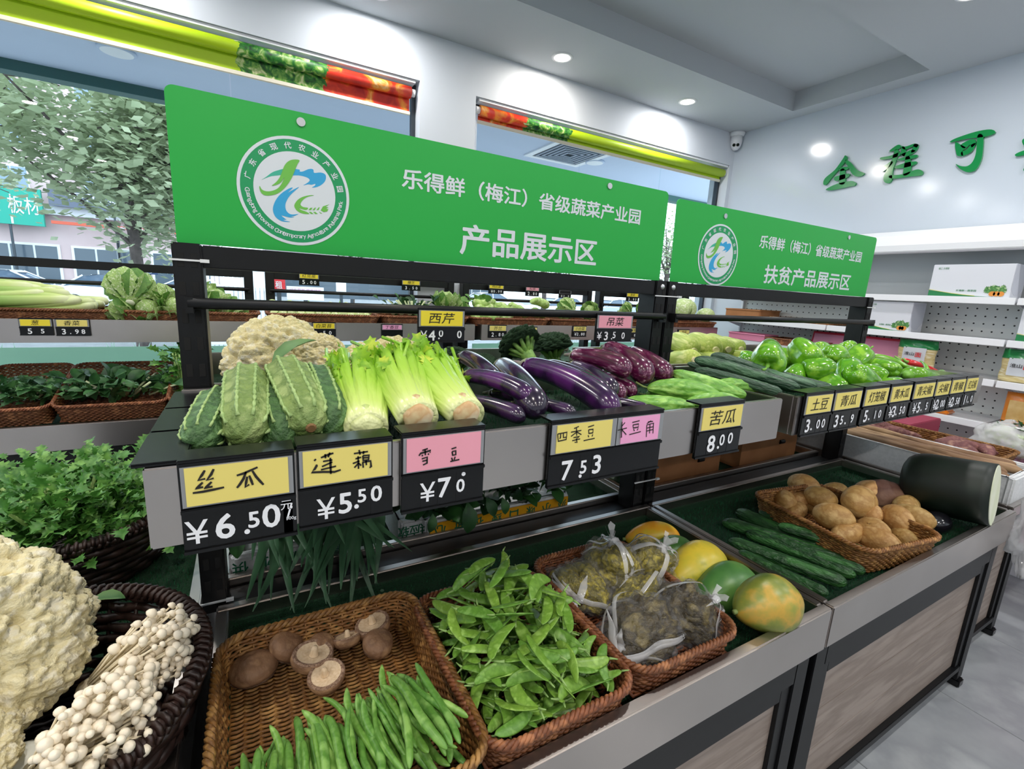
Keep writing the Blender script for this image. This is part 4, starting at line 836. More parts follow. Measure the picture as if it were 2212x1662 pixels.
def celery(label, p0, p1, seed, ln=.30, cutface=True):
    rg = random.Random(seed); mw = along(p0, p1, 0, 1.0); L = (V(p1)-V(p0)).length; t = thing('celery', label, 'celery', (0, 0, 0), 'celery bunches in the tray', mw)
    tips = []
    for k in range(13):
        a = 2*math.pi*k/13*(1 if k < 8 else 1.6); r0 = .024 if k < 8 else .011; r1 = .045 if k < 8 else .03; ex = rg.uniform(.72, .98); pts = []
        for i in range(8):
            u = i/7; rr = (r0+.010*math.sin(u*2.2))+(r1-r0)*u**1.6; pts.append(V((.004+u*L*ex, math.cos(a+.1*u)*rr, math.sin(a+.1*u)*rr*.75+.03*u*u*ex)))
        q = V((0, math.cos(a), math.sin(a)))
        MB().sweep(pts, lambda tt, an: .0155*(1-.38*tt)*(1 if abs(math.sin(an)) < .98 else .9), 10, up=q, flat=.55).build('stalk', CEL, t, True); tips.append((pts[-1], (pts[-1]-pts[-2]).normalized()))
    MB().sweep([(-.004, 0, 0), (.004, 0, 0), (.03, 0, 0)], lambda tt, an: (.019+.010*tt)*(1+.06*math.sin(an*5)), 20).build('root_end', CUT if cutface else CEL, t, True)
    sp = []
    for tp, d in tips:
        for q in range(5): dd = (d+rv(rg, -1, .5)*.8); sp.append((tp-d*rg.uniform(0, .07), dd, rv(rg, .2, 1), rg.uniform(.028, .048)))
    o = scatter_leaves(sp, JAG).build('leaves', CELF, t, True); o['kind'] = 'stuff'
    for q in range(7):
        tp, d = rg.choice(tips); p = tp-d*.05; MB().sweep([p, p+d*.05+rv(rg)*.02, p+d*.09+rv(rg)*.03], .0035, 5).build('leaf_stem', CEL, t, True)
    return t
celery('celery bunch beside the luffas with leaves covering its top', UY(793, 928, .70), UY(770, 822, .95), 1, cutface=False)
celery('celery bunch with a round cut root end, middle of the three', UY(905, 905, .685), UY(848, 798, .94), 2)
celery('celery bunch with a round cut root end next to the aubergines', UY(1010, 898, .685), UY(908, 806, .94), 3)
# ---------------------------------------------------------------- aubergines
EGG = M('aubergine_skin', '#2b1c36', .2, 0, '#1f1629', ns=4, col3='#3d2149', coat=.6, spec=.6); EGGL = M('purple_aubergine_skin', '#431a50', .2, 0, '#2a1338', ns=3, col3='#572466', coat=.6); EGGS = M('striped_aubergine_skin', '#4a0f33', .22, 0, '#5f1741', ns=26, det=5, col3='#c193a8', stretch=(.18, 1, 1), lo=.42, hi=.72, coat=.5); CALYX = M('aubergine_calyx', '#6d5a63', .6, 0, '#85906a', ns=20)
def egg_mesh(w_, mat, bend, fat=.25): return veg('aubergine', mat, lambda t, a: w_*endcaps(t, .10, .16)*(.70+fat*t), 28, 22, bend)
def cal_mesh(w_): 
    mb = MB().sweep([(-.13, 0, -.02), (-.05, 0, 0), (0, 0, 0)], lambda t, a: .022+.012*t, 8)
    rows = [[(x, math.cos(2*math.pi*k/20)*r_*(1+.0), math.sin(2*math.pi*k/20)*r_) for k in range(20)] for x, r_ in ((-.012, .02), (.0, w_*.52), (.03, w_*.75))]; rows.append([(.05+.05*(k % 4 == 0), math.cos(2*math.pi*k/20)*w_*.80, math.sin(2*math.pi*k/20)*w_*.80) for k in range(20)]); mb.grid(rows, True); return mb.mesh('calyx', CALYX, True)
E1, E2, E3 = egg_mesh(.125, EGG, .05), egg_mesh(.125, EGGL, .07), egg_mesh(.155, EGGS, .06, .32); C1, C3 = cal_mesh(.11), cal_mesh(.13)
EG = [(E1, C1, (1000, 770, .97), (1072, 830, .79), 'dark aubergine at the back left with its stem against the celery leaves'), (E2, C1, (1003, 812, .85), (1152, 862, .70), 'curved purple aubergine lying across on top at the left'), (E1, C1, (1082, 790, .93), (1163, 893, .68), 'dull slate aubergine with the dimpled end hanging forward'),
      (E2, C1, (1128, 790, .93), (1338, 896, .68), 'longest glossy purple aubergine in the middle of the pile'), (E1, C1, (1180, 790, .94), (1318, 862, .73), 'dark aubergine behind the longest purple one'), (E1, C1, (1235, 790, .95), (1330, 850, .76), 'dark aubergine touching the striped ones'),
      (E1, C1, (985, 865, .80), (1135, 905, .68), 'almost black aubergine lowest at the left by the celery'), (E1, C1, (1120, 870, .78), (1245, 895, .68), 'almost black aubergine lowest in the middle'), (E1, C1, (1290, 865, .78), (1405, 888, .70), 'almost black aubergine lowest at the right beside the bitter melons'), (E1, C1, (1060, 850, .86), (1190, 880, .72), 'dark aubergine buried under the slate one'),
      (E3, C3, (1235, 768, .97), (1362, 803, .80), 'striped maroon aubergine with pale calyx at the front left'), (E3, C3, (1310, 752, 1.0), (1402, 818, .80), 'striped maroon aubergine in the middle of three'), (E3, C3, (1362, 762, 1.0), (1445, 815, .82), 'striped maroon aubergine at the right of three'), (E3, C3, (1255, 825, .90), (1350, 855, .76), 'striped maroon aubergine below the other striped ones'), (E3, C3, (1300, 815, .92), (1372, 850, .80), 'striped maroon aubergine half buried at the right')]
for me, cm, a, b, lab in EG: item('aubergine', lab, 'aubergine', me, along(UY(*a), UY(*b), rnd.uniform(-.5, .5)), 'aubergines in the tray', (('calyx', cm),))
# ---------------------------------------------------------------- bitter melons
BIT = M('bitter_melon_skin', '#7fb548', .35, 0, '#5f9a35', ns=9, col3='#9ccb62', bump=.15, bs=30, stretch=(.5, 1, 1))
def bit_mesh(w_): return veg('bitter_melon', BIT, lambda t, a: w_*dome(t, .42)*(1+.06*math.cos(10*a+.7*math.sin(t*13))*(.7+.3*math.sin(t*37+2*a))), 60, 54, .04)
BM1, BM2 = bit_mesh(.145), bit_mesh(.165); BST = MB().sweep([(-.16, .02, .05), (-.06, 0, .01), (.02, 0, 0)], .014, 6).mesh('stem', STEMG, True)
for a, b, me, lab in (((1452, 805, .84), (1612, 856, .68), BM1, 'bitter melon lying diagonally on top'), ((1398, 838, .80), (1562, 862, .70), BM1, 'bitter melon just below the topmost one'), ((1352, 868, .76), (1500, 880, .68), BM2, 'bitter melon low at the front by the aubergines'), ((1540, 832, .80), (1640, 838, .74), BM2, 'bitter melon at the right with only its end showing'), ((1395, 852, .86), (1490, 838, .80), BM1, 'bitter melon half hidden behind the others'), ((1480, 872, .72), (1600, 868, .67), BM1, 'bitter melon lowest against the tray lip')):
    item('bitter_melon', lab, 'bitter melon', me, along(UY(*a), UY(*b), rnd.uniform(0, 3)), 'bitter melons in the tray', (('stem', BST),))
# ---------------------------------------------------------------- cucumbers
CUC = M('cucumber_skin', '#2f5238', .4, 0, '#20402c', ns=10, col3='#4d7453', bump=.5, bs=40, stretch=(.25, 1, 1)); CUCD = M('dark_cucumber_skin', '#2c5a2c', .38, 0, '#1d4220', ns=10, col3='#3d7338', bump=.5, bs=45, stretch=(.3, 1, 1))
def cuc_mesh(w_, mat, bend, sb=0): return veg('cucumber', mat, lambda t, a: w_*endcaps(t, .13, .10)*(1+.04*math.cos(7*a)+.07*max(0, math.sin(t*80+3*a)*math.sin(7*a+t*23))), 72, 28, bend, sb)
CU1, CU2, CU3 = cuc_mesh(.058, CUC, .02), cuc_mesh(.06, CUC, -.02, .01), cuc_mesh(.062, CUCD, .012)
for k, (a, b, lab) in enumerate((((1500, 776, .90), (1728, 842, .70), 'knobbly cucumber in front on the pepper tray'), ((1535, 768, .93), (1765, 838, .72), 'knobbly cucumber lying second from the front'), ((1595, 786, .92), (1800, 842, .72), 'knobbly cucumber lying close to the peppers'), ((1500, 800, .86), (1690, 850, .68), 'knobbly cucumber underneath at the tray end'), ((1640, 810, .88), (1808, 845, .70), 'short looking cucumber end by the front peppers'), ((1485, 785, .95), (1600, 815, .84), 'bent cucumber with its tip curling up at the left'))):
    item('cucumber', lab, 'cucumber', (CU1, CU2)[k % 2], along(UY(*a), UY(*b), k*.9), 'knobbly cucumbers in the upper tray')
for k, (a, b, lab) in enumerate((((1560, 1127), (1832, 1222), 'long dark cucumber rearmost but two in the potato trough'), ((1573, 1168), (1830, 1262), 'long dark cucumber lying nearest the front'), ((1595, 1192), (1790, 1284), 'cucumber alone at the trough divider'), ((1590, 1105), (1870, 1225), 'dark cucumber lying second nearest the potato basket'), ((1640, 1105), (1898, 1215), 'dark cucumber touching the potato basket'), ((1680, 1135), (1905, 1208), 'dark cucumber lowest beside the potato basket'), ((1610, 1150), (1850, 1245), 'dark cucumber between the two long front ones'), ((1660, 1160), (1870, 1236), 'dark cucumber buried in the middle of the heap'))):
    item('cucumber', lab, 'cucumber', CU3, along(UZ(*a, .69+.014*(k % 3)), UZ(*b, .69+.014*(k % 3)), k*1.1), 'dark cucumbers in the potato trough')
# ---------------------------------------------------------------- bell peppers and chillies
PEP = M('green_pepper_skin', '#71b026', .14, 0, '#5c9d1e', ns=3, col3='#93c93c', coat=.7, var=.12); PEPS = M('pepper_stem', '#79b043', .5); CHR = M('red_chilli', '#c81f1f', .15, coat=.6); CHG = M('green_chilli', '#5c9a26', .2, 0, '#7ab32c', ns=5, coat=.5)
def pepper_mesh(seed, tall):
    rg = random.Random(seed); ph = rg.uniform(0, 6); n = rg.choice((3, 4, 4)); prof = [(.02, .40), (.12, .43), (.25, .49), (.38, .47), (.47, .36), (.50, .18), (.48, -.05), (.44, -.28), (.36, -.48), (.24, -.60), (.12, -.60), (.03, -.55)]
    rows = []
    for r_, z in prof:
        rows.append([(math.cos(2*math.pi*k/40)*r_*(1+.13*abs(math.cos(n*(2*math.pi*k/40)/2+ph))**.6-.09+.03*math.sin(3*z+k*.3)), math.sin(2*math.pi*k/40)*r_*(1+.13*abs(math.cos(n*(2*math.pi*k/40)/2+ph))**.6-.09), z*tall+(.06*abs(math.cos(n*(2*math.pi*k/40)/2+ph)) if z > .3 else -.05*abs(math.cos(n*(2*math.pi*k/40)/2+ph)) if z < -.4 else 0)) for k in range(40)])
    body = MB().grid(rows, True, False, True).mesh('bell_pepper', PEP, True)
    stem = MB().sweep([(0, 0, .36*tall), (.01, .01, .55*tall), (.06, .03, .72*tall), (.13, .04, .80*tall)], lambda t, a: .10-.06*min(1, t*2), 8).mesh('stem', PEPS, True)
    return body, stem
PM = [pepper_mesh(s_, tl) for s_, tl in ((1, 1.0), (2, 1.15), (3, .95), (4, 1.3))]
PL = [(1660, 772, .86, .050, 3), (1632, 788, .93, .040, 1), (1738, 765, .86, .046, 0), (1800, 768, .90, .042, 2), (1848, 776, .88, .044, 3), (1766, 797, .80, .038, 0), (1716, 812, .84, .036, 1), (1832, 806, .80, .042, 1), (1862, 826, .72, .046, 3), (1795, 834, .76, .040, 2), (1885, 808, .80, .034, 0), (1905, 796, .86, .040, 3), (1690, 775, .95, .040, 0), (1770, 758, .97, .038, 2), (1745, 838, .80, .032, 0), (1823, 762, .98, .040, 1), (1868, 768, .97, .036, 0), (1900, 848, .69, .032, 2), (1600, 800, .97, .034, 1), (1925, 832, .74, .030, 0)]
PLAB = ('big two-humped green pepper at the left of the pile', 'pale green pepper end behind the two-humped one', 'topmost shiny green pepper with double crown', 'green pepper on its side with a curled stem', 'long green pepper leaning at the back right', 'round green pepper hanging at the centre front', 'green pepper under the two-humped one', 'light green pepper right of the round centre one', 'light green pepper lowest at the front', 'green pepper low between cucumbers and centre', 'small green pepper by the chillies', 'folded pale pepper beside the chillies', 'green pepper deep behind the big one', 'green pepper at the back of the crown', 'green pepper lowest beside the cucumbers', 'green pepper at the far back of the pile', 'green pepper far back near the chillies', 'small green pepper against the tray lip', 'small pepper at the left end behind the cucumbers', 'small green pepper near the front right')
for k, (x, y, Y, s_, v_) in enumerate(PL):
    rg = random.Random(k); p = UY(x, y, Y); m = Matrix.Translation(p) @ Matrix.Rotation(rg.uniform(0, 6.28), 4, 'Z') @ Matrix.Rotation(rg.uniform(.9, 2.2), 4, 'X') @ Matrix.Rotation(rg.uniform(0, 6.28), 4, 'Z') @ Matrix.Diagonal((s_*1.95, s_*1.95, s_*1.95, 1))
    item('bell_pepper', PLAB[k], 'bell pepper', PM[v_][0], m, 'green bell peppers in the upper tray', (('stem', PM[v_][1]),))
def chilli_mesh(mat, w_, bend): return veg('chilli', mat, lambda t, a: w_*endcaps(t, .08, .02)*(1-t*.75)*(1+.06*math.sin(3*a+8*t)), 20, 14, bend)
CG, CR_ = chilli_mesh(CHG, .10, .12), chilli_mesh(CHR, .09, .08); CST = MB().sweep([(-.16, .03, .03), (-.05, 0, 0), (.02, 0, 0)], lambda t, a: .02+.03*t, 7).mesh('stem', PEPS, True)
for k, (a, b, lab) in enumerate((((1870, 772, .96), (1985, 812, .80), 'long green chilli curving along the pile top'), ((1995, 822, .80), (1988, 780, .86), 'green chilli tip pointing up among the red ones'), ((1960, 812, .80), (2032, 803, .86), 'slim green chilli pointing right over the red ones'), ((1935, 785, .93), (1972, 828, .76), 'broad green chilli folded beside the peppers'), ((1925, 835, .72), (1985, 820, .78), 'yellow green chilli lying along the tray lip'))):
    item('chilli', lab, 'chilli', CG, along(UY(*a), UY(*b), k), 'green chillies in the upper tray', (('stem', CST),))
for k, (a, b, lab) in enumerate((((1945, 778, .98), (2035, 818, .84), 'red chilli at the back of the red heap'), ((1960, 782, .95), (2040, 812, .85), 'red chilli topmost of the red heap'), ((1990, 800, .92), (2050, 816, .82), 'red chilli at the right of the red heap'), ((1975, 812, .86), (2030, 822, .76), 'red chilli lowest in front of the red heap'), ((1985, 792, .95), (2036, 806, .90), 'red chilli in the far right corner of the tray'))):
    item('chilli', lab, 'chilli', CR_, along(UY(*a), UY(*b), k), 'red chillies in the upper tray', (('stem', CST),))
# ---------------------------------------------------------------- cauliflower and broccoli
CAUL = M('cauliflower_curd', '#efe3b4', .75, 0, '#e4d49c', ns=9, col3='#f4ecd0', bump=.35, bs=40); CAULC = M('creamy_cauliflower_curd', '#f0e8c4', .75, 0, '#e8dcae', ns=9, col3='#f5efd8', bump=.35, bs=45); CSTK = M('cauliflower_stem', '#cfd9a4', .6)
def curd_mesh(mat, seed, sq=.62, amp=1.0, freq=3.2, nu=150, nv=78, low=-.35):
    rows = []; off = V((seed*3.1, seed*1.7, seed*.9))
    for j in range(nv+1):
        el = math.pi/2-(math.pi/2-math.asin(low))*j/nv if False else math.pi/2*(1-1.25*j/nv); row = []
        for i in range(nu):
            az = 2*math.pi*i/nu; d = V((math.cos(el)*math.cos(az), math.cos(el)*math.sin(az), math.sin(el)))
            def wl(f_): 
                ds, _ = mn.voronoi(d*f_+off); return math.sqrt(max(0, 1-min(1, ds[0]*1.25)**2))
            r_ = 1+amp*(.20*wl(freq)+.10*wl(freq*2.4)+.075*wl(freq*5.0)+.03*wl(freq*10)-.30)
            p = d*r_; row.append((p.x, p.y, p.z*sq if p.z > 0 else p.z*.5))
        rows.append(row)
    return MB().grid(rows, True, False, True).mesh('curd', mat, True)
CM1, CM2 = curd_mesh(CAUL, 1, .95, .8), curd_mesh(CAUL, 2, .9, .8); CM3 = curd_mesh(CAULC, 3, .95, .8, 3.6, 260, 130)
CLEAF = M('cauliflower_leaf', '#6f9a52', .5, 0, '#3f6f35', ns=8, col3='#a9c77c', transl=.2)
def cauliflower(label, c, r_, me, yaw=0, tilt=0, group='cauliflower heads'):
    t = thing('cauliflower', label, 'cauliflower', c, group); t.rotation_euler = (tilt, 0, yaw); t.scale = (r_, r_, r_)
    link('curd', me, t); MB().sweep([(0, 0, -.62), (0, 0, -.3), (0, 0, 0)], lambda u, a: .35+.3*u, 14).build('stem', CSTK, t, True)
    return t
cauliflower('wide cauliflower head in the rear tray by the left post', UY(605, 790, 1.30), .128, CM1, .4); cauliflower('cauliflower head behind the celery leaves', UY(855, 785, 1.32), .085, CM2, 1.2); cauliflower('lower cauliflower half hidden by celery', UY(790, 795, 1.20), .07, CM2, 2.6); cauliflower('small cauliflower at the right of the wide head', UY(690, 780, 1.22), .07, CM1, 3.5)
o = scatter_leaves([((0, 0, 0), (1, 0, .55), (0, 0, 1), .12)], OVAL).build('cauliflower_leaf', CLEAF, None, True); o.location = UY(583, 800, 1.10); o.rotation_euler = (0, 0, .3); tag(o, 'single folded green leaf in front of the wide cauliflower', 'leaf')
BRO = M('broccoli_crown', '#2f5a35', .8, 0, '#234628', ns=30, col3='#4c7a45', bump=.9, bs=70); BRS = M('broccoli_stem', '#87b055', .5, 0, '#6d9a48', ns=8)
BR1 = curd_mesh(BRO, 5, .6, 1.2, 3.5, 90, 46)
def broccoli(label, c, r_, yaw, tilt, seed):
    rg = random.Random(seed); t = thing('broccoli', label, 'broccoli', c, 'broccoli heads in the rear tray'); t.rotation_euler = (tilt, 0, yaw); t.scale = (r_, r_, r_)
    link('crown', BR1, t)
    MB().sweep([(0, 0, -1.25), (0, 0, -.8), (0, 0, -.3)], lambda u, a: .26+.1*u, 12).build('stalk', BRS, t, True)
    for k in range(11):
        a = 2*math.pi*k/11; MB().sweep([(0, 0, -.85), (math.cos(a)*.4, math.sin(a)*.4, -.4), (math.cos(a)*.78, math.sin(a)*.78, .02)], lambda u, a_: .13-.05*u, 7).build('branch', BRS, t, True)
    return t
broccoli('tall broccoli head showing its pale branching stems', UY(1122, 742, 1.20), .066, .3, R(-48), 1); broccoli('dark broccoli head right of the tall one', UY(1192, 745, 1.27), .066, 1.0, R(-10), 2); broccoli('bluish broccoli head peeking above the aubergine stem', UY(985, 775, 1.30), .058, 2.0, R(10), 3); broccoli('broccoli head low behind the aubergines', UY(1050, 790, 1.2), .05, .5, R(25), 4)
# kale-like leaves between the broccoli
o = scatter_leaves([(UY(x, y, 1.16), (rnd.uniform(-1, 1), -.4, rnd.uniform(-.2, .5)), (0, -1, .6), .055) for x, y in ((960, 795), (985, 800), (1010, 795), (1035, 790), (1180, 780), (1210, 775), (1235, 778), (1195, 790))], CRINK).build('broccoli_leaves', M('blue_green_leaf', '#3f6350', .6, 0, '#2c4a3c', ns=40), None, True); tag(o, 'blue green broccoli leaves lying between the heads', 'leaves', None, 'stuff')
# ---------------------------------------------------------------- corn
HUSK = M('corn_husk', '#c3d06a', .55, 0, '#a8bd52', ns=14, stretch=(.12, 1, 1), col3='#dbe08e', var=.08); CORNT = M('corn_cut_end', '#e6dcae', .7)
CN = veg('corn_cob', HUSK, lambda t, a: .21*(endcaps(t, .4, .12)**.8)*(1+.05*math.cos(3*a+4*t)), 24, 24, .03); CNE = MB().sweep([(.97, 0, 0), (1.05, 0, 0)], .06, 12).mesh('cut_end', CORNT)
CNH = MB().grid([[(.2+.75*u, math.cos(a)*(.178-.1*abs(u-.4)), math.sin(a)*(.178-.1*abs(u-.4))) for u in (0, .25, .5, .75, 1)] for a in (.3, .7, 1.1, 1.5, 1.9)]).mesh('husk_leaf', HUSK, True)
for k, (a, b, lab) in enumerate((((1450, 735, 1.40), (1498, 758, 1.22), 'corn cob in husk nearest the middle post'), ((1490, 735, 1.42), (1545, 756, 1.22), 'corn cob in husk second from the middle post'), ((1525, 735, 1.42), (1572, 755, 1.24), 'corn cob in husk third from the middle post'), ((1555, 738, 1.42), (1600, 754, 1.26), 'corn cob in husk at the right end of the row'), ((1450, 775, 1.34), (1500, 778, 1.16), 'yellowing corn cob underneath at the left'), ((1500, 772, 1.30), (1560, 778, 1.16), 'corn cob underneath in the middle'), ((1560, 770, 1.3), (1625, 775, 1.16), 'corn cob underneath at the right by the peppers'))):
    item('corn_cob', lab, 'corn', CN, along(UY(*a), UY(*b), k*.8), 'corn cobs in the rear tray', (('cut_end', CNE), ('husk_leaf', CNH)))
# ================================================================ the front troughs
# ---------------------------------------------------------------- shiitake
CAP = M('shiitake_cap', '#957052', .6, 0, '#7c5a40', ns=1.6, col3='#ad8762', bump=.2, bs=8); GILL = M('shiitake_gills', '#e2c9a8', .75, 0, '#d2b590', ns=14, stretch=(1, 1, .2)); FRINGE = M('shiitake_fringe', '#a98a72', .8, 0, '#6d4f3c', ns=22)
capm = MB().lathe([(.0, .46), (.18, .45), (.38, .39), (.49, .27), (.52, .14), (.49, .06), (.45, .03)], 36, cap=False, lob=lambda a, z: 1+.03*math.sin(3*a)).mesh('cap', CAP, True)
frm = MB().lathe([(.46, .025), (.50, .05), (.47, .01), (.40, .035)], 60, cap=False, lob=lambda a, z: 1+.025*math.sin(30*a)).mesh('fringe', FRINGE, False)
gim = MB().lathe([(.0, .10), (.1, .095), (.3, .07), (.42, .035), (.44, .03)], 48, cap=False).mesh('gills', GILL, True)
stm = MB().lathe([(.0, -.16), (.06, -.155), (.085, -.10), (.09, 0), (.12, .08)], 18, c=(.03, .02, 0), cap=False).mesh('stem', GILL, True)
SH = [(548, 1452, .085, 0, 'largest shiitake with its smooth brown cap up at the left'), (614, 1412, .07, .6, 'oval shiitake with brown cap tilted to the camera'), (694, 1384, .055, .3, 'small brown shiitake at the back wall of the basket'), (678, 1438, .078, 3.0, 'upturned shiitake with wide cream gills'), (705, 1480, .068, 2.9, 'upturned shiitake nearest the green beans'), (748, 1370, .058, 2.3, 'shiitake on its side with a pale stem stub up'), (803, 1348, .075, 2.8, 'upturned shiitake at the back right of the group'), (815, 1402, .062, .4, 'brown cap shiitake in front of the right upturned one')]
for x, y, s_, tl, lab in SH:
    p = UZ(x, y, ZB+(.04 if 1340 < y < 1390 else .018)); t = thing('shiitake', lab, 'mushroom', (p.x, p.y, ZB+.012+(.0 if tl < 2 else s_*.46)), 'shiitake mushrooms in the golden basket'); t.rotation_euler = (tl*.98 if tl < 2 else math.pi-(3.14-tl)*.5, .12, x*.37); s_ *= .9; t.scale = (s_, s_, s_)
    if .2 < tl < 2: t.location.z += s_*.22
    for nm, me in (('cap', capm), ('fringe', frm), ('gills', gim), ('stem', stm)): link(nm, me, t)
# ---------------------------------------------------------------- green beans
BEAN = M('green_bean_skin', '#78a84a', .4, 0, '#5f9038', ns=6, col3='#93bf63', var=.12); BNM = []
for k in range(5):
    b_ = (-.06, .02, .09, .13, -.1)[k]; BNM.append(veg('green_bean', BEAN, lambda t, a: .042*endcaps(t, .16, .22)*(1+.06*math.sin(t*30)), 18, 9, b_, .02*(k-2), .75))
rg = random.Random(21)
for k in range(112):
    u = k/111; fx = rg.uniform(0, 1); x = -.05+.27*fx; yc = .535+rg.uniform(-.06, .055)+.03*fx; lay_ = k//28; z = ZB+.016+.0155*lay_+.028*fx+rg.uniform(0, .006)
    a = R(rg.gauss(78-18*(fx-.5), 13)); L = rg.uniform(.11, .16); d = V((math.cos(a)*-.55, math.sin(a), rg.uniform(-.02, .16))).normalized()
    p0 = V((x, yc, z))-d*L/2; p1 = V((x, yc, z))+d*L/2
    if p0.y < .487: q = .487-p0.y; p0.y += q; p1.y += q
    item('green_bean', 'green bean lying in the front half of the golden basket', 'bean', BNM[k % 5], along(p0, p1, rg.uniform(-1.6, 1.6)), 'green beans in the golden basket')
# ---------------------------------------------------------------- snow peas
PEA = M('snow_pea_skin', '#86b548', .35, 0, '#719f3a', ns=5, col3='#9cc862', var=.16, transl=.12); PCAL = M('pea_calyx', '#8fb065', .6)
def pea_mesh(bend, wd):
    rows = []; nl = 16; na = 10
    for i in range(nl+1):
        t = i/nl; w_ = wd*(math.sin(math.pi*min(1, t*1.02))**.38 if 0 < t < 1 else .0)+.004; th = .022*math.sin(math.pi*t)**.5+.010*max(0, math.sin(t*math.pi*7))*math.sin(math.pi*t)+.003; y0 = bend*4*t*(1-t)
        rows.append([(t, y0+math.cos(2*math.pi*k/na)*w_, math.sin(2*math.pi*k/na)*th) for k in range(na)])
    return MB().grid(rows, True, False, True).mesh('snow_pea', PEA, True)
PEM = [pea_mesh(b_, w_) for b_, w_ in ((.07, .12), (.13, .135), (.03, .115), (.17, .13))]
PCM = MB().sweep([(-.16, .03, .01), (-.07, .01, 0), (.01, 0, 0)], lambda t, a: .012+.016*t, 5).mesh('calyx', PCAL, True)
rg = random.Random(5); NP = 215
for k in range(NP):
    while True:
        x = rg.uniform(-.125, .125); y = rg.uniform(-.165, .165)
        if k > 70 or rg.random() < .9: break
    m_ = .10*(1-(x/.15)**2)*(1-((y-.02)/.21)**2); lay_ = k/NP
    z = ZB+.014+.05*lay_+m_*lay_*1.15
    a = rg.uniform(0, 6.28); L = rg.uniform(.075, .105); tl = rg.gauss(0, .2); d = V((math.cos(a)*math.cos(tl), math.sin(a)*math.cos(tl), math.sin(tl)))
    if z < CT+.015: x *= .86; y *= .88
    c_ = V((.408+x, .655+y, z)); lim = .0 
    p0 = c_-d*L/2; p1 = c_+d*L/2
    for q in (p0, p1):
        mx_, my_ = (.128, .168) if z > CT+.01 else (.112, .150); q.x = min(.408+mx_, max(.408-mx_, q.x)); q.y = min(.655+my_, max(.655-my_, q.y)); q.z = max(ZB+.008, q.z)
    d2 = (p1-p0); 
    if d2.length < .045: continue
    item('snow_pea', 'flat snow pea pod in the heaped reddish basket', 'snow pea', PEM[k % 4], along(p0, p1, rg.gauss(0, .6)), 'snow peas in the reddish basket', (('calyx', PCM),))
# ---------------------------------------------------------------- bags of pickled greens
def strap(pts, wd, up=(0, -1, .6)):
    P = smooth_pts(pts, 5, False); mb = MB(); u = V(up)
    for i, p in enumerate(P):
        t_ = (P[min(i+1, len(P)-1)]-P[max(i-1, 0)]).normalized(); s_ = t_.cross(u).normalized(); q = i/(len(P)-1); w_ = wd*(1-.95*max(0, q-.55)/.45) if q > .55 else wd; n_ = s_.cross(t_)
        mb.v += [tuple(p-s_*w_), tuple(p+n_*w_*.35), tuple(p+s_*w_)]
        if i: k = len(mb.v); mb.f += [(k-6, k-5, k-2, k-3), (k-5, k-4, k-1, k-2)]
    return mb
PICK = M('olive_pickle', '#9a8c22', .4, 0, '#655d1c', ns=2.6, det=4, col3='#c6b43c', bump=.5, bs=5); PICKD = M('brown_pickle', '#5d4f2c', .4, 0, '#3d3420', ns=2.6, det=4, col3='#7f7040', bump=.5, bs=5)
BAG = glass('thin_plastic_bag', (.97, .97, .97), 2.2, .08, 0, 1.35, .05, (.9, .9, .92))
def blob(seed, amp, nu=44, nv=24, f_=1.6):
    rows = []; off = V((seed*2.3, seed, 0))
    for j in range(nv+1):
        el = math.pi/2-math.pi*j/nv; row = []
        for i in range(nu):
            az = 2*math.pi*i/nu; d = V((math.cos(el)*math.cos(az), math.cos(el)*math.sin(az), math.sin(el))); r_ = 1+amp*mn.noise(d*f_+off)+amp*.6*mn.noise(d*f_*3+off)+amp*.5*abs(mn.noise(d*f_*5+off)); p = d*r_; row.append((p.x, p.y, p.z))
        rows.append(row)
    return MB().grid(rows, True, False, True)
def bag(label, c, sx, sy, sz, seed, mat, knot, yaw=0):
    t = thing('plastic_bag', label, 'bag', c, 'knotted bags of pickled greens in the reddish basket'); t.rotation_euler = (0, 0, yaw); t.scale = (sx, sy, sz); rg = random.Random(seed)
    blob(seed, .35).build('contents', mat, t, True)
    mb = blob(seed, .35, 70, 40); mb.v = [tuple(V(v)*(1.08+.16*abs(mn.noise(V(v)*3.1+V((seed, 0, 0))))+.07*abs(mn.noise(V(v)*8)))) for v in mb.v]; mb.build('bag_film', BAG, t, False)
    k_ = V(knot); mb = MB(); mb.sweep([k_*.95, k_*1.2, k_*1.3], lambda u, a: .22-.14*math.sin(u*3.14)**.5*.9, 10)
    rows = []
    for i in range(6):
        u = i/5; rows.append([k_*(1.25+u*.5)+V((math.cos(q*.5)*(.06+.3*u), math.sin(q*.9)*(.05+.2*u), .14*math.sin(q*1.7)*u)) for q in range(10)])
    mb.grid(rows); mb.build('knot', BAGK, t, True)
    kd = k_.normalized()                                            # pleats of gathered film from the knot, white highlights put into their colour
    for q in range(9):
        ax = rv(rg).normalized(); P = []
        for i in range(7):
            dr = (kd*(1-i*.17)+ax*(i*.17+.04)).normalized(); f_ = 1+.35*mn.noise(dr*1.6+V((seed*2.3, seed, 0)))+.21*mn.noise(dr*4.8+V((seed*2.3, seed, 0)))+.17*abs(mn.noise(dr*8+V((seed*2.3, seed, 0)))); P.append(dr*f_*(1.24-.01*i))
        strap(P, rg.uniform(.06, .15), tuple(kd)).build('highlight_pleat', BAGK, t, True)
    return t
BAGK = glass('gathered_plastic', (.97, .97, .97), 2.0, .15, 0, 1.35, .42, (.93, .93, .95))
b_ = lambda x, y, z: UZ(x, y, z)
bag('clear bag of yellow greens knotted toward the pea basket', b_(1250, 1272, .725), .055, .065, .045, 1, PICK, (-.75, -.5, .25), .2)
bag('largest clear bag of yellow greens with its knot sticking up', b_(1322, 1222, .75), .062, .062, .055, 2, PICK, (.05, .1, .95), .5)
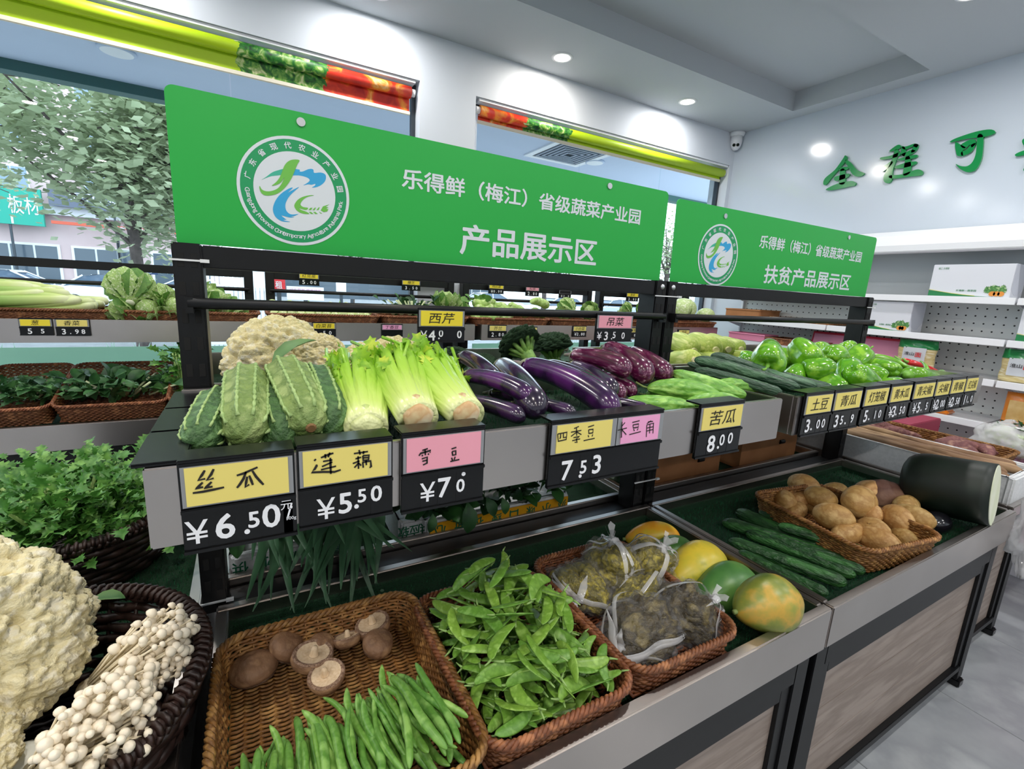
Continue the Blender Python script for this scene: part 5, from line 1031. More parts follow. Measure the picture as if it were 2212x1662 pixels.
bag('clear bag of greens knotted on top beside the papayas', b_(1398, 1226, .74), .050, .058, .055, 3, PICK, (.1, -.5, .85), 1.0)
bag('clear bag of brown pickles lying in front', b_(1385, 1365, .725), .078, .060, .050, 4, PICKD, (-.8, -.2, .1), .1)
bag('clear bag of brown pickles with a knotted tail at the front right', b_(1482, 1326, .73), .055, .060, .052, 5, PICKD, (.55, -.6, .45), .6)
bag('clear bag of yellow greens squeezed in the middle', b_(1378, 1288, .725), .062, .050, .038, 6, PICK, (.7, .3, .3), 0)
# ---------------------------------------------------------------- papayas
def pap_mat(n, stops): 
    k = NT(n); k.b.inputs['Roughness'].default_value = .35; nz = k.n('ShaderNodeTexNoise'); nz.inputs['Scale'].default_value = 2.6; nz.inputs['Detail'].default_value = 4; k.l(k.vec(), nz.inputs['Vector']); rp = k.ramp(stops); k.l(nz.outputs[0], rp.inputs[0]); k.l(rp.outputs[0], k.b.inputs['Base Color']); return k.m
PY = pap_mat('orange_papaya', [(.3, '#d98a1f'), (.5, '#e7a52c'), (.66, '#d9c03a')]); PYL = pap_mat('yellow_papaya', [(.32, '#b9a42a'), (.45, '#dcc23c'), (.6, '#c8bb3c'), (.7, '#7f8a34')]); PG = pap_mat('green_papaya', [(.3, '#3c6b35'), (.5, '#4f8240'), (.7, '#6f9a48')]); PMX = pap_mat('mottled_papaya', [(.32, '#5a6f2e'), (.50, '#848a3a'), (.60, '#bf9a3e'), (.72, '#8f9440')])
def pap_mesh(mat, w_): return veg('papaya', mat, lambda t, a: w_*dome(t, .55)*(.82+.3*t)*(1+.02*math.cos(5*a)), 28, 30, .02)
PST = MB().sweep([(-.04, 0, 0), (.03, 0, 0)], .03, 8).mesh('stem_end', STEMG, True)
for mat, w_, a, b, lab in ((PY, .27, (1350, 1165, .70), (1468, 1158, .715), 'orange papaya farthest back beside the bags'), (PG, .30, (1398, 1212, .70), (1496, 1186, .705), 'bright green papaya second from the back'), (PYL, .33, (1452, 1258, .70), (1552, 1205, .705), 'yellow papaya in the middle of the row'), (PG, .30, (1505, 1302, .695), (1622, 1250, .70), 'dark green papaya fourth from the back'), (PMX, .37, (1590, 1322, .745), (1718, 1294, .745), 'largest mottled papaya nearest the front')):
    item('papaya', lab, 'papaya', pap_mesh(mat, w_), along(UZ(*a), UZ(*b), 0), 'papayas in a row beside the bags', (('stem_end', PST),))
# ---------------------------------------------------------------- potatoes
POT = M('potato_skin', '#c39a5c', .6, 0, '#ab8047', ns=3, det=5, col3='#d0ab70', bump=.15, bs=14, var=.08)
PTM = []
for k in range(5):
    rg = random.Random(k); mb = blob(k+10, .045, 36, 22, .8); s3 = (.56+.1*(k % 3), .43, .40); mb.v = [(x*s3[0]+.5, y*s3[1], z*s3[2]) for x, y, z in mb.v]; PTM.append(mb.mesh('potato', POT, True))
PTL = [(1736, 1048, .775, .098), (1696, 1083, .755, .085), (1728, 1082, .745, .075), (1772, 1076, .775, .092), (1802, 1062, .76, .08), (1856, 1085, .79, .12), (1878, 1062, .77, .10), (1956, 1093, .765, .085), (1800, 1117, .765, .105), (1880, 1108, .77, .075), (1938, 1122, .77, .10), (1974, 1118, .765, .09), (1832, 1153, .735, .078), (1886, 1145, .75, .088), (1900, 1170, .735, .092), (1952, 1163, .735, .07), (1994, 1155, .735, .07), (1718, 1105, .735, .075), (1768, 1100, .73, .08), (1850, 1122, .73, .08), (1915, 1140, .73, .08)]
for k, (x, y, z, s_) in enumerate(PTL):
    rg = random.Random(k+50); p = UZ(x, y, z-.03); a = rg.uniform(0, 3.14); d = V((math.cos(a), math.sin(a), rg.uniform(-.15, .15)))*s_*.5
    item('potato', 'yellow skinned potato in the brown basket', 'potato', PTM[k % 5], along(p-d, p+d, rg.uniform(0, 6)), 'potatoes in the brown basket')
TARO = M('taro_skin', '#7c5644', .7, 0, '#5b3b30', ns=4, det=6, col3='#94705a', bump=.4, bs=18)
mb = blob(31, .10, 40, 26, 1.0); mb.v = [(x*.085, y*.07, z*.06) for x, y, z in mb.v]; o = mb.build('taro_root', TARO, None, True); o.location = UZ(1905, 1072, .725); o.rotation_euler = (0, 0, -.6); tag(o, 'large reddish brown root lying behind the potatoes', 'root')
# ---------------------------------------------------------------- winter melon and small dark gourd
WAX = M('winter_melon_rind', '#101f15', .48, 0, '#0b160f', ns=5, col3='#17291b'); FLESH = M('winter_melon_flesh', '#e9ecd6', .6, 0, '#dde3c2', ns=8)
p0, p1 = V((2.11, .466, .815)), V((2.075, .70, .79)); t = thing('winter_melon', 'cut dark green winter melon with white flesh facing the aisle', 'melon', (0, 0, 0), None, along(p0, p1, 0, 1.0)); L = (p1-p0).length
MB().sweep([(L*u, 0, 0) for u in (0, .1, .3, .5, .7, .8, .88, .94, .98, 1)], lambda u, a: .104*(1 if u < .4 else max(.02, math.sqrt(max(0, 1-((u-.4)/.62)**2)))), 40).build('rind', WAX, t, True)
MB().sweep([(-.002, 0, 0), (.004, 0, 0)], .100, 40).build('cut_flesh', FLESH, t)
mb = blob(41, .05, 30, 18, .9); mb.v = [(x*.055, y*.04, z*.038) for x, y, z in mb.v]; o = mb.build('round_aubergine', M('black_skin', '#17161c', .2, coat=.6), None, True); o.location = UZ(2022, 1130, .70); tag(o, 'small black round aubergine between potatoes and winter melon', 'aubergine')
# ---------------------------------------------------------------- leeks and greens in the rear trough
LEEK = M('leek_leaf', '#3b6342', .45, 0, '#2f5438', ns=4, col3='#54805a', stretch=(.3, 1, 1), transl=.15); LEEKW = M('leek_shaft', '#d9e0bd', .5)
rg = random.Random(17)
LKS = [('leek bunch with dark strap leaves drooping at the left post', (575, 1150), 13, (530, 720), (1200, 1330)), ('leek bunch with the longest strap leaves hanging over the trough rim', (790, 1130), 20, (600, 870), (1210, 1330)), ('leek bunch spreading toward the yellow foam box', (690, 1135), 13, (650, 900), (1170, 1290))]
for lab, (cx, cy), n_, (xa, xb), (ya, yb) in LKS:
    b0 = UY(cx, cy, 1.17); b0.z = .84; t = thing('leek_bunch', lab, 'leeks', b0, 'leek bunches hanging out of the rear trough')
    for k in range(n_):
        s0 = V((rg.uniform(-.06, .06), rg.uniform(-.01, .10), rg.uniform(-.02, .03))); e = UY(rg.uniform(xa, xb), rg.uniform(ya, yb), rg.uniform(.93, .985))-b0; mid = (s0+e)*.5+V((rg.uniform(-.03, .03), -.015, rg.uniform(.02, .05)))
        strap([s0+V((.02, .10, .01)), s0, mid, e], rg.uniform(.011, .018)).build('leaf', LEEK, t, True)
    for k in range(4): MB().sweep([(.02+.03*k-.05, .10, -.005), (.02+.03*k-.05, .28, -.02)], .012, 10).build('shaft', LEEKW, t, True)
SPI = M('spinach_leaf', '#2c5a2c', .45, 0, '#1f4420', ns=10, col3='#447a3c', transl=.15)
def greens(label, name, c, n, spread, mat, leaf, size, seed, cat='greens', stemm=None, group=None, up=.7, out=None, stems=6):
    rg = random.Random(seed); t = thing(name, label, cat, c, group); sp = []
    for k in range(n):
        p = V((rg.gauss(0, .45)*spread[0], rg.gauss(0, .45)*spread[1], rg.random()*spread[2])); d = V((p.x/spread[0]*.7+rg.uniform(-.6, .6), p.y/spread[1]*.7+rg.uniform(-.7, .4), rg.uniform(-.3, up))); sp.append((p, d, V((rg.uniform(-.5, .5), -.4+rg.uniform(-.4, .4), 1)), size*rg.uniform(.6, 1.2)))
    o = scatter_leaves(sp, leaf).build('leaves', mat, t, True); o['kind'] = 'stuff'
    for k in range(stems):
        p = V((rg.gauss(0, .4)*spread[0], rg.gauss(0, .4)*spread[1], 0)); MB().sweep([p*.4, p*.7+V((0, 0, spread[2]*.5)), p+V((0, 0, spread[2]*.9))], .003+.02*size, 6).build('stem', stemm or mat, t, True)
    return t
greens('dark spinach heap on the yellow banded foam box', 'spinach_bunch', UY(1110, 1080, 1.20), 60, (.17, .05, .05), SPI, OVAL, .075, 3, 'spinach', group='spinach on the foam boxes'); greens('dark spinach drooping at the left end of the yellow banded box', 'spinach_bunch', UY(960, 1105, 1.17), 45, (.09, .05, .05), SPI, OVAL, .075, 4, 'spinach', group='spinach on the foam boxes')
scp = [(UY(x, y, 1.10), (dx, -.3, -1), (0, -1, .2), s_) for x, y, dx, s_ in ((1010, 1085, -.1, .085), (1050, 1075, .4, .06), (1085, 1075, .1, .05), (935, 1110, -.3, .05))]
o = scatter_leaves(scp, OVAL).build('hanging_spinach_leaves', SPI, None, True); tag(o, 'dark spinach leaves hanging over the yellow banded box', 'leaves', None, 'stuff')
greens('bushy dark greens above the white foam box by the left post', 'leafy_greens', UY(560, 1150, 1.18), 40, (.07, .05, .06), SPI, OVAL, .06, 5, 'greens')
greens('dark greens at the far end of the rear trough near the middle posts', 'leafy_greens', UY(1290, 1030, 1.35), 30, (.10, .05, .04), SPI, OVAL, .07, 6, 'greens')
YEL = M('yellow_box_band', '#f0ab16', .5); GTX = M('green_box_print', '#1d6b4a', .6)
def foam_box(label, a, b, Y0, Y1, z0, h, band=False, txt='', group='foam boxes in the rear trough'):
    x0 = UY(*a, Y0).x; x1 = UY(*b, Y0).x; c = V(((x0+x1)/2, Y0, z0)); W = (x1-x0)/2; t = thing('foam_box', label, 'foam box', c, group); D = Y1-Y0; th = .02
    MB().box(-W, W, 0, th, 0, h).box(-W, W, D-th, D, 0, h).box(-W, -W+th, th, D-th, 0, h).box(W-th, W, th, D-th, 0, h).box(-W+th, W-th, th, D-th, 0, .02).build('body', FOAM, t, bevel=.006)
    if band: MB().box(-W+.004, W-.004, -.0008, .002, h*.42, h*.93).build('yellow_band', YEL, t); MB().box(-W*.12, W*.06, -.0009, .002, h*.05, h*.93).build('yellow_tab', YEL, t)
    n_ = len(txt)
    for k, ch in enumerate(txt): lettering('box_print', ch, (-W*.86+2*W*.9*k/max(1, n_-1)*.97, -.0014, h*.66), t, GTX, None, h*.36, .02, rot=math.pi)
    return t
foam_box('white foam box with green print by the left post', (500, 1210), (735, 1190), 1.15, 1.42, .668, .085, False, '供水应深康', 'foam boxes in the rear trough')
foam_box('small white foam box with green print beside the yellow banded one', (868, 1140), (922, 1130), 1.16, 1.42, .668, .085, False, '软应供')
foam_box('long white foam box with a yellow band and green print', (926, 1130), (1228, 1085), 1.13, 1.40, .668, .085, True, '心新衣绿口味小办')
foam_box('white foam box holding greens at the far end of the rear trough', (1235, 1060), (1345, 1040), 1.42, 1.66, .668, .11)
def carton(label, x0, x1, y0, y1, z0, h, group='cardboard cartons in the rear trough', mat=CARTON):
    c = V(((x0+x1)/2, (y0+y1)/2, z0)); t = thing('cardboard_carton', label, 'carton', c, group); W = (x1-x0)/2; D = (y1-y0)/2; th = .005
    MB().box(-W, W, -D, -D+th, 0, h).box(-W, W, D-th, D, 0, h).box(-W, -W+th, -D+th, D-th, 0, h).box(W-th, W, -D+th, D-th, 0, h).box(-W+th, W-th, -D+th, D-th, 0, th).build('box_walls', mat, t)
    MB().sweep([(W*.4-.016, -D-.0006, h*.62), (W*.4+.016, -D-.0006, h*.62)], .010, 12, up=(0, 1, 0)).build('hand_hole', BLACK, t)
    for s_ in (-1, 1): MB().prism([(s_*W, -D, h), (s_*W, D, h), (s_*(W+.06), D, h+.03), (s_*(W+.06), -D, h+.03)], (0, 0, .004)).build('flap', mat, t)
    return t
carton('cardboard carton behind the middle posts', 1.30, 1.72, 1.20, 1.52, .67, .13); carton('cardboard carton left of the right end post', 1.86, 2.28, 1.20, 1.52, .67, .15)
# ---------------------------------------------------------------- the left end trough: celery leaves, cauliflower, enoki
PARS = M('celery_top_leaf', '#5c9640', .45, 0, '#42782f', ns=30, col3='#82b556', transl=.2); PSTM = M('celery_top_stem', '#a9c978', .5)
greens('heap of leafy celery tops filling the dark round basket', 'leafy_celery', (-.42, 1.47, EZ+.09), 1700, (.235, .22, .15), PARS, JAG, .04, 8, 'celery', PSTM, None, .9, stems=30)
cauliflower('huge creamy cauliflower at the lower left corner in the dark basket', (-.425, .875, .825), .185, CM3, .3, R(8), 'cauliflower heads in the dark round basket'); cauliflower('creamy cauliflower lying below the huge one at the left edge', (-.385, .70, .79), .11, CM3, 2.2, R(-10), 'cauliflower heads in the dark round basket')
o = scatter_leaves([((0, 0, 0), (1, -.15, -.1), (0, 0, 1), .055)], OVAL).build('cauliflower_leaf', CLEAF, None, True); o.location = UZ(190, 1300, .80); tag(o, 'short green leaf poking out right of the huge cauliflower', 'leaf')
o = scatter_leaves([((0, 0, 0), (-1, .2, .1), (0, 0, 1), .10), ((0, -.02, 0), (-1, -.3, 0), (0, 0, 1), .10)], OVAL).build('cauliflower_leaf', M('blue_grey_leaf', '#4d6a62', .55, 0, '#3a534e', ns=8), None, True); o.location = UZ(75, 1530, .79); tag(o, 'blue grey leaf under the huge cauliflower at the left edge', 'leaf')
ENO = M('enoki_cap', '#f8efdd', .45, 0, '#f2e4c9', ns=30); ENS = M('enoki_stem', '#f3e6c8', .5)
ECAP = [MB().lathe([(.0, .85), (.45, .75), (.85, .35), (1.0, -.1), (.8, -.35), (.25, -.3)], 12, cap=False).mesh('enoki_cap', ENO, True)]
def enoki(label, c, d, seed, n, L, spread):
    rg = random.Random(seed); d = V(d).normalized(); sd = d.cross(V((0, 0, 1))).normalized(); up_ = sd.cross(d); t = thing('enoki_bunch', label, 'mushrooms', c, 'enoki bunches in the dark round basket'); st = MB()
    for k in range(n):
        r_ = math.sqrt(rg.random())*spread; a = rg.uniform(0, 6.28); off = sd*math.cos(a)*r_+up_*math.sin(a)*r_*.75; ln = L*rg.uniform(.62, 1.08)*(1-.25*(r_/spread)); tip = d*ln+off*1.45+rv(rg)*.006; base = off*.55
        if tip.z+c[2] < .72: continue
        st.sweep([base, base*.5+tip*.5+rv(rg)*.003, tip], .0016, 5)
        s_ = rg.uniform(.0045, .009); dr = (tip-base).normalized(); m = Matrix.Translation(tip) @ V((0, 0, 1)).rotation_difference(dr).to_matrix().to_4x4() @ Matrix.Diagonal((s_, s_, s_, 1)); link('cap', ECAP[0], t, m)
    o = st.build('stems', ENS, t, True); o['kind'] = 'stuff'
    MB().sweep([d*-.02, d*.02, d*.05], lambda u, a: spread*(.5-.1*u), 18, flat=.75).build('root_block', ENS, t, True); return t
enoki('enoki bunch nearer the rim with its caps toward the post', UZ(215, 1480, .77), UZ(385, 1370, .83)-UZ(215, 1480, .77), 1, 190, .135, .047)
enoki('enoki bunch lower in the basket with splayed caps', UZ(110, 1650, .77), UZ(270, 1540, .845)-UZ(110, 1650, .77), 2, 190, .13, .05)
mb = blob(77, .12, 20, 14, 1.2); mb.v = [(x*.035, y*.028, z*.022) for x, y, z in mb.v]; o = mb.build('turnip_piece', M('white_flesh', '#eceee6', .5), None, True); o.location = UZ(35, 1652, .76); tag(o, 'white root chunk at the bottom left corner', 'root')
# ================================================================ wall shelving on the right
def peg_mat():
    k = NT('pegboard'); b = k.b; b.inputs['Roughness'].default_value = .45; tc = k.n('ShaderNodeTexCoord'); sp = k.n('ShaderNodeSeparateXYZ'); k.l(tc.outputs['Object'], sp.inputs[0]); ds = []
    for ax in (1, 2):
        dv = k.n('ShaderNodeMath', operation='DIVIDE'); dv.inputs[1].default_value = .0455; k.l(sp.outputs[ax], dv.inputs[0]); fr = k.n('ShaderNodeMath', operation='FRACT'); k.l(dv.outputs[0], fr.inputs[0]); sb = k.n('ShaderNodeMath', operation='SUBTRACT'); sb.inputs[1].default_value = .5; k.l(fr.outputs[0], sb.inputs[0]); pw = k.n('ShaderNodeMath', operation='MULTIPLY'); k.l(sb.outputs[0], pw.inputs[0]); k.l(sb.outputs[0], pw.inputs[1]); ds.append(pw)
    ad = k.n('ShaderNodeMath', operation='ADD'); k.l(ds[0].outputs[0], ad.inputs[0]); k.l(ds[1].outputs[0], ad.inputs[1]); lt = k.n('ShaderNodeMath', operation='LESS_THAN'); lt.inputs[1].default_value = .011; k.l(ad.outputs[0], lt.inputs[0])
    mx = k.n('ShaderNodeMix', data_type='RGBA'); mx.inputs[6].default_value = hexc('#eef0ee'); mx.inputs[7].default_value = hexc('#0c0c0d'); k.l(lt.outputs[0], mx.inputs[0]); k.l(mx.outputs[2], b.inputs['Base Color']); return k.m
PEG = peg_mat(); SX0, SX1 = 3.6, 3.95; SHZ = (1.49, 1.264, 1.04, .795)
GREYB = M('grey_back_panel', '#b4b8ba', .5)
for k, (y0, y1) in enumerate(((-.92, -.01), (-.005, .905), (.91, 1.83), (1.835, 2.75))):
    c = V((SX1, (y0+y1)/2, 0)); t = thing('wall_shelf_unit', ('white pegboard shelf unit beyond the right edge of the picture', 'white pegboard shelf unit at the right edge holding orange packets', 'white pegboard shelf unit holding the gift boxes', 'white pegboard shelf unit nearest the window corner')[k], 'shelving', c, 'white shelf units along the right wall')
    P = lambda mb, nm, m, bv=0: at0(mb.build(nm, m, t, bevel=bv), c)
    P(MB().box(SX1, SX1+.015, y0, y1, .4, 1.50), 'pegboard_panel', PEG); P(MB().box(SX1, SX1+.015, y0, y1, 1.505, 1.80), 'upper_back_panel', GREYB)
    P(MB().box(SX1-.03, SX1, y0, y0+.02, 0, 1.80).box(SX1-.03, SX1, y1-.02, y1, 0, 1.80), 'upright', WHITEM)
    for z in SHZ:
        sh = P(MB().box(SX0+.012, SX1-.002, y0+.003, y1-.003, z-.02, z), 'shelf', WHITEM); MB().prism([(SX0-.004, y0+.002, z+.004), (SX0+.012, y0+.002, z+.004), (SX0+.012, y0+.002, z-.034), (SX0-.008, y0+.002, z-.034)], (0, y1-y0-.004, 0)).build('price_strip', WHITEM, sh, bevel=.002)
        for yy in (y0+.012, y1-.014): MB().prism([(SX1, yy, z-.02), (SX0+.06, yy, z-.02), (SX1, yy, z-.09)], (0, .004, 0)).build('bracket', WHITEM, sh)
    P(MB().box(SX0-.03, SX1, y0, y1, .28, .36).box(SX0-.01, SX0+.0, y0, y1, 0, .28), 'base_deck', WHITEM, .004)
    P(MB().prism([(SX0+.13, y0, 1.90), (SX0+.05, y0, 1.86), (SX0+.02, y0, 1.80), (SX0+.02, y0, 1.76), (SX0+.04, y0, 1.75), (SX1+.015, y0, 1.79), (SX1+.015, y0, 1.90)], (0, y1-y0-.002, 0)), 'valance', WHITEM, .004)
# ---------------------------------------------------------------- goods on the wall shelves
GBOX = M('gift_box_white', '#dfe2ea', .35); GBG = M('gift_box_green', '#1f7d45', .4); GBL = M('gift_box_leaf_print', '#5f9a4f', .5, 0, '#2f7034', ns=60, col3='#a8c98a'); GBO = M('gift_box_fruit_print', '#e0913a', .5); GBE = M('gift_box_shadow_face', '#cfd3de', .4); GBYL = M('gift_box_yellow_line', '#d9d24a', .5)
def gift_box(label, y_far, y_near, z, h, d):
    W = y_far-y_near; c = V((SX0+.02, (y_far+y_near)/2, z)); t = thing('gift_box', label, 'box', c, 'white gift boxes on the wall shelves')
    MB().box(0, d, -W/2, W/2, 0, h).build('carton', GBOX, t, bevel=.002)
    pts = [(-W/2, 0), (W/2, 0), (W/2, h*.20)] + [(W/2-W*u, h*(.20*(1-u)**2.2+.015)) for u in (.15, .3, .45, .6, .75, .9, 1)]
    MB().prism([(-.0008, y, zz) for y, zz in pts], (.0005, 0, 0)).build('green_sweep', GBG, t)
    MB().sweep([(-.001, W/2-W*u, h*(.20*(1-u)**2.2+.02)) for u in (0, .15, .3, .45, .6)], .0012, 5).build('yellow_line', GBYL, t)
    rg = random.Random(int(W*1000)); mb = scatter_leaves([((-.0012, -W*.32+rg.uniform(-.05, .05)*W*2, h*.12+rg.random()*h*.12), (0, rg.uniform(-1, 1), rg.uniform(.2, 1)), (-1, 0, 0), h*.17) for q in range(34)], JAG); mb.v = [(-.0012-abs(v[0])*.01, v[1], v[2]) for v in mb.v]; o = mb.build('printed_greens', GBL, t); o['kind'] = 'stuff'
    for q in range(3): MB().sweep([(-.003, -W*(.30+.05*q), h*.12), (-.0015, -W*(.30+.05*q), h*.12)], h*.075, 14).build('printed_fruit', GBO, t)
    lettering('box_print', '梅江 乐得鲜', (-.001, W*.36, h*.88), t, GBG, W*.14, h*.07, face=LEFTW); lettering('box_print', '乐得鲜—蔬菜园', (-.001, W*.02, h*.20), t, GBG, W*.25, h*.06, .01, face=LEFTW)
    MB().prism([(.0, -W/2-.0008, h*.25), (d*.0, -W/2-.0008, h), (d*.95, -W/2-.0008, h), (d*.95, -W/2-.0008, h*.3), (d*.6, -W/2-.0008, h*.08), (d*.3, -W/2-.0008, h*.1)], (0, .0005, 0)).build('shaded_end', GBE, t)  # darker sheet on the box end, its shade put into the colour
    return t
gift_box('white gift box alone on the top wall shelf', 1.302, .946, SHZ[0]+.001, .185, .18)
a = UX(1866, 700, SX0+.02); b = UX(1963, 708, SX0+.02); gift_box('white gift box on the second shelf beside the right end post', a.y, b.y, SHZ[1]+.001, .185, .18)
a = UX(2168, 735, SX0+.02); gift_box('white gift box on the second shelf cut by the right edge', .88, .54, SHZ[1]+.001, .19, .18)
NOOD = M('noodle_pack', '#e8d9a4', .35, 0, '#d3bd7d', ns=22, stretch=(1, .5, 3), col3='#f1e8c6', coat=.4); GRNP = M('green_pack_top', '#108a44', .3, coat=.4)
def noodle_pack(label, y0, y1, z, h):
    W = abs(y1-y0); c = V((SX0+.08, (y0+y1)/2, z)); t = thing('noodle_packet', label, 'packet', c, 'noodle packets on the wall shelves'); n_ = 14; d = .045
    def body(z0, z1, grow=1.0):
        rows = []
        for j in range(9):
            zz = z0+(z1-z0)*j/8; th = d*grow*(.35+.65*math.sin(math.pi*min(.97, max(.06, zz/h)))**.5); rows.append([(math.cos(2*math.pi*k/28)*th+.004*math.sin(zz*90+k), math.sin(2*math.pi*k/28)*W/2*grow*(1+.02*math.sin(zz*60)), zz) for k in range(28)])
        return MB().grid(rows, True, False, True)
    body(0, h*.72).build('noodle_body', NOOD, t, True); body(h*.71, h, 1.02).build('green_top', GRNP, t, True)
    rows = [[(-d*1.06*(.35+.65*math.sin(math.pi*max(.06, zz/h))**.5)*math.sqrt(max(.05, 1-(y/(W/2))**2))-.003, y, zz) for y in (-.3*W, -.15*W, 0, .15*W, .3*W)] for zz in (h*.2, h*.32, h*.46, h*.6, h*.74)]
    MB().grid(rows).build('label_panel', SIGNT, t, True)
    lettering('packet_print', '淮山', (-d-.010, W*.10, h*.52), t, BLACK, W*.26, h*.12, .01, face=LEFTW); lettering('packet_print', '面', (-d-.010, -W*.14, h*.5), t, RED, W*.16, h*.16, .02, face=LEFTW)
    return t
a = UX(1938, 770, SX0+.08); b = UX(2022, 770, SX0+.08); noodle_pack('noodle packet with green top behind the red chillies', a.y, b.y, SHZ[2]+.002, .178)
a = UX(2162, 790, SX0+.08); noodle_pack('noodle packet with green top at the right edge', a.y, a.y-.18, SHZ[2]+.002, .178)
ORP = M('orange_packet', '#e58a1f', .3, 0, '#cf7415', ns=3, coat=.4); ORC = M('packet_food_print', '#e6c98a', .4, 0, '#c79a4b', ns=12)
def orange_pack(label, y0, y1, z, h):
    W = abs(y0-y1); c = V((SX0+.07, (y0+y1)/2, z)); t = thing('orange_packet', label, 'packet', c, 'orange food packets on the fourth shelf'); rows = []
    for j in range(9): zz = h*j/8; th = .035*(.3+.7*math.sin(math.pi*min(.97, max(.05, zz/h)))**.5); rows.append([(math.cos(2*math.pi*k/24)*th, math.sin(2*math.pi*k/24)*W/2, zz) for k in range(24)])
    MB().grid(rows, True, False, True).build('packet_body', ORP, t, True); MB().grid([[(-.036*(.3+.7*math.sin(math.pi*zz/h)**.5)*math.sqrt(max(.1, 1-(y/(W/2))**2))-.002, y, zz) for y in (-.36*W, -.18*W, 0, .18*W, .36*W)] for zz in (h*.2, h*.35, h*.5, h*.65, h*.78)]).build('food_print', ORC, t, True); return t
a = UX(2168, 880, SX0+.07); orange_pack('orange packet with a bowl print at the right edge', a.y, a.y-.16, SHZ[3]+.002, .19)
a = UX(2010, 890, SX0+.05); o = MB().box(-.05, .05, -.09, .09, 0, .025).build('orange_packet', ORP, None, bevel=.008); o.location = (a.x+.03, a.y, SHZ[3]+.001); tag(o, 'orange packet lying flat under the pepper tray', 'packet', 'orange food packets on the fourth shelf')
# trays, crates and boxes nearer the window
a = UX(1862, 745, 3.72); b = UX(1925, 755, 3.72); t = thing('pink_tray', 'pink tray with a crimson rim leaning on the third shelf behind the right post', 'tray', (3.74, (a.y+b.y)/2, SHZ[2]), 'pink trays on the wall shelves'); t.rotation_euler = (0, R(12), 0); W = .16
MB().box(0, .006, -W, W, 0.008, .165).build('tray_base', PINKM, t); MB().sweep([(0, y, z) for y, z in [(-W, 0.012), (-W, .165), (W, .165), (W, .012)]], .009, 8, up=(1, 0, 0), closed=True).build('rim', REDP, t, True)
a = UX(1795, 735, 3.72); t2 = copy_tree(t, Matrix.Translation((3.76, a.y, SHZ[2])) @ Matrix.Rotation(R(10), 4, 'Y'), 'pink tray with a crimson rim leaning behind the top pepper'); 
def open_tray(name, label, cat, x0, x1, y0, y1, z, h, mat, group=None, th=.008):
    c = V(((x0+x1)/2, (y0+y1)/2, z)); t = thing(name, label, cat, c, group); W = (x1-x0)/2; D = (y1-y0)/2
    MB().box(-W, W, -D, -D+th, 0, h).box(-W, W, D-th, D, 0, h).box(-W, -W+th, -D+th, D-th, 0, h).box(W-th, W, -D+th, D-th, 0, h).build('walls', mat, t, bevel=.002); MB().box(-W+th, W-th, -D+th, D-th, 0, th).build('bottom', mat, t); MB().sweep([(-W, -D, h), (W, -D, h), (W, D, h), (-W, D, h)], th*.8, 6, closed=True).build('rim', mat, t); return t
ya, yb = UX(1570, 670, SX0+.03).y, UX(1642, 675, SX0+.03).y
open_tray('cardboard_tray', 'shallow cardboard box on the second shelf nearest the window', 'box', SX0+.02, SX0+.30, yb, min(ya, 2.74), SHZ[1]+.002, .07, CARTON)
ya, yb = UX(1665, 685, SX0+.03).y, UX(1795, 690, SX0+.03).y
open_tray('flat_basket', 'flat brown wicker tray right of the cardboard box', 'basket', SX0+.02, SX0+.27, yb, ya, SHZ[1]+.002, .028, WICK)
ya, yb = UX(1575, 730, SX0+.03).y, UX(1652, 735, SX0+.03).y
open_tray('pink_box', 'long pink box on the third shelf near the window', 'box', SX0+.02, SX0+.20, yb, min(ya, 2.7), SHZ[2]+.05, .05, PINKM); ya, yb = UX(1655, 735, SX0+.03).y, UX(1775, 740, SX0+.03).y
open_tray('flat_basket', 'dark brown wicker tray behind the corn and peppers', 'basket', SX0+.02, SX0+.26, yb, ya, SHZ[2]+.04, .05, WICKR)
tag(MB().box(SX0+.02, SX0+.3, 1.5, 2.7, SHZ[2]+.001, SHZ[2]+.048).build('white_carton', M('white_carton', '#dfe3ea', .5), bevel=.004), 'low white carton under the pink box on the third shelf', 'carton')
# ---------------------------------------------------------------- right end trough: foam box of yams, baskets of sweet potatoes
YAM = M('yam_skin', '#9c7a58', .75, 0, '#80614a', ns=12, stretch=(.2, 1, 1), col3='#b0906c', bump=.3, bs=30); SWP = M('sweet_potato_skin', '#8a5a55', .7, 0, '#6f4244', ns=5, col3='#a77d6c', bump=.25, bs=20)
t = thing('foam_box', 'long white foam box of yams behind the winter melon', 'foam box', (2.56, .96, .70), 'foam boxes in the right end trough'); W, D, h, th = .15, .47, .115, .022
MB().box(-W, W, -D, -D+th, 0, h).box(-W, W, D-th, D, 0, h).box(-W, -W+th, -D+th, D-th, 0, h).box(W-th, W, -D+th, D-th, 0, h).box(-W+th, W-th, -D+th, D-th, 0, .05).build('body', FOAM, t, bevel=.006)
YM = veg('yam', YAM, lambda u, a: .022*endcaps(u, .04, .05)*(1+.15*math.sin(u*17)*math.sin(2*a+u*9)), 40, 12, .01, .006)
for k, x in enumerate((2.44, 2.48, 2.52, 2.57, 2.62, 2.66)): item('yam', ('longest thin yam on the melon side of the foam box', 'thin yam second from the winter melon', 'thin yam third from the winter melon', 'thin yam fourth from the winter melon', 'thin yam fifth from the winter melon', 'thin yam nearest the sweet potato basket')[k], 'yam', YM, along((x, .51+.02*(k % 3), .805+.006*(k % 2)), (x+.01*(k % 2), 1.40-.02*k, .805), k), 'thin yams in the foam box')
basket('long wicker basket of sweet potatoes beside the yams', (2.865, .93, .70), .27, .62, .10, WICK, R(0), 'wicker baskets in the right end trough'); basket('wicker basket with a string beyond the right end post', (2.85, 1.48, .70), .27, .33, .10, WICK, 0, 'wicker baskets in the right end trough')
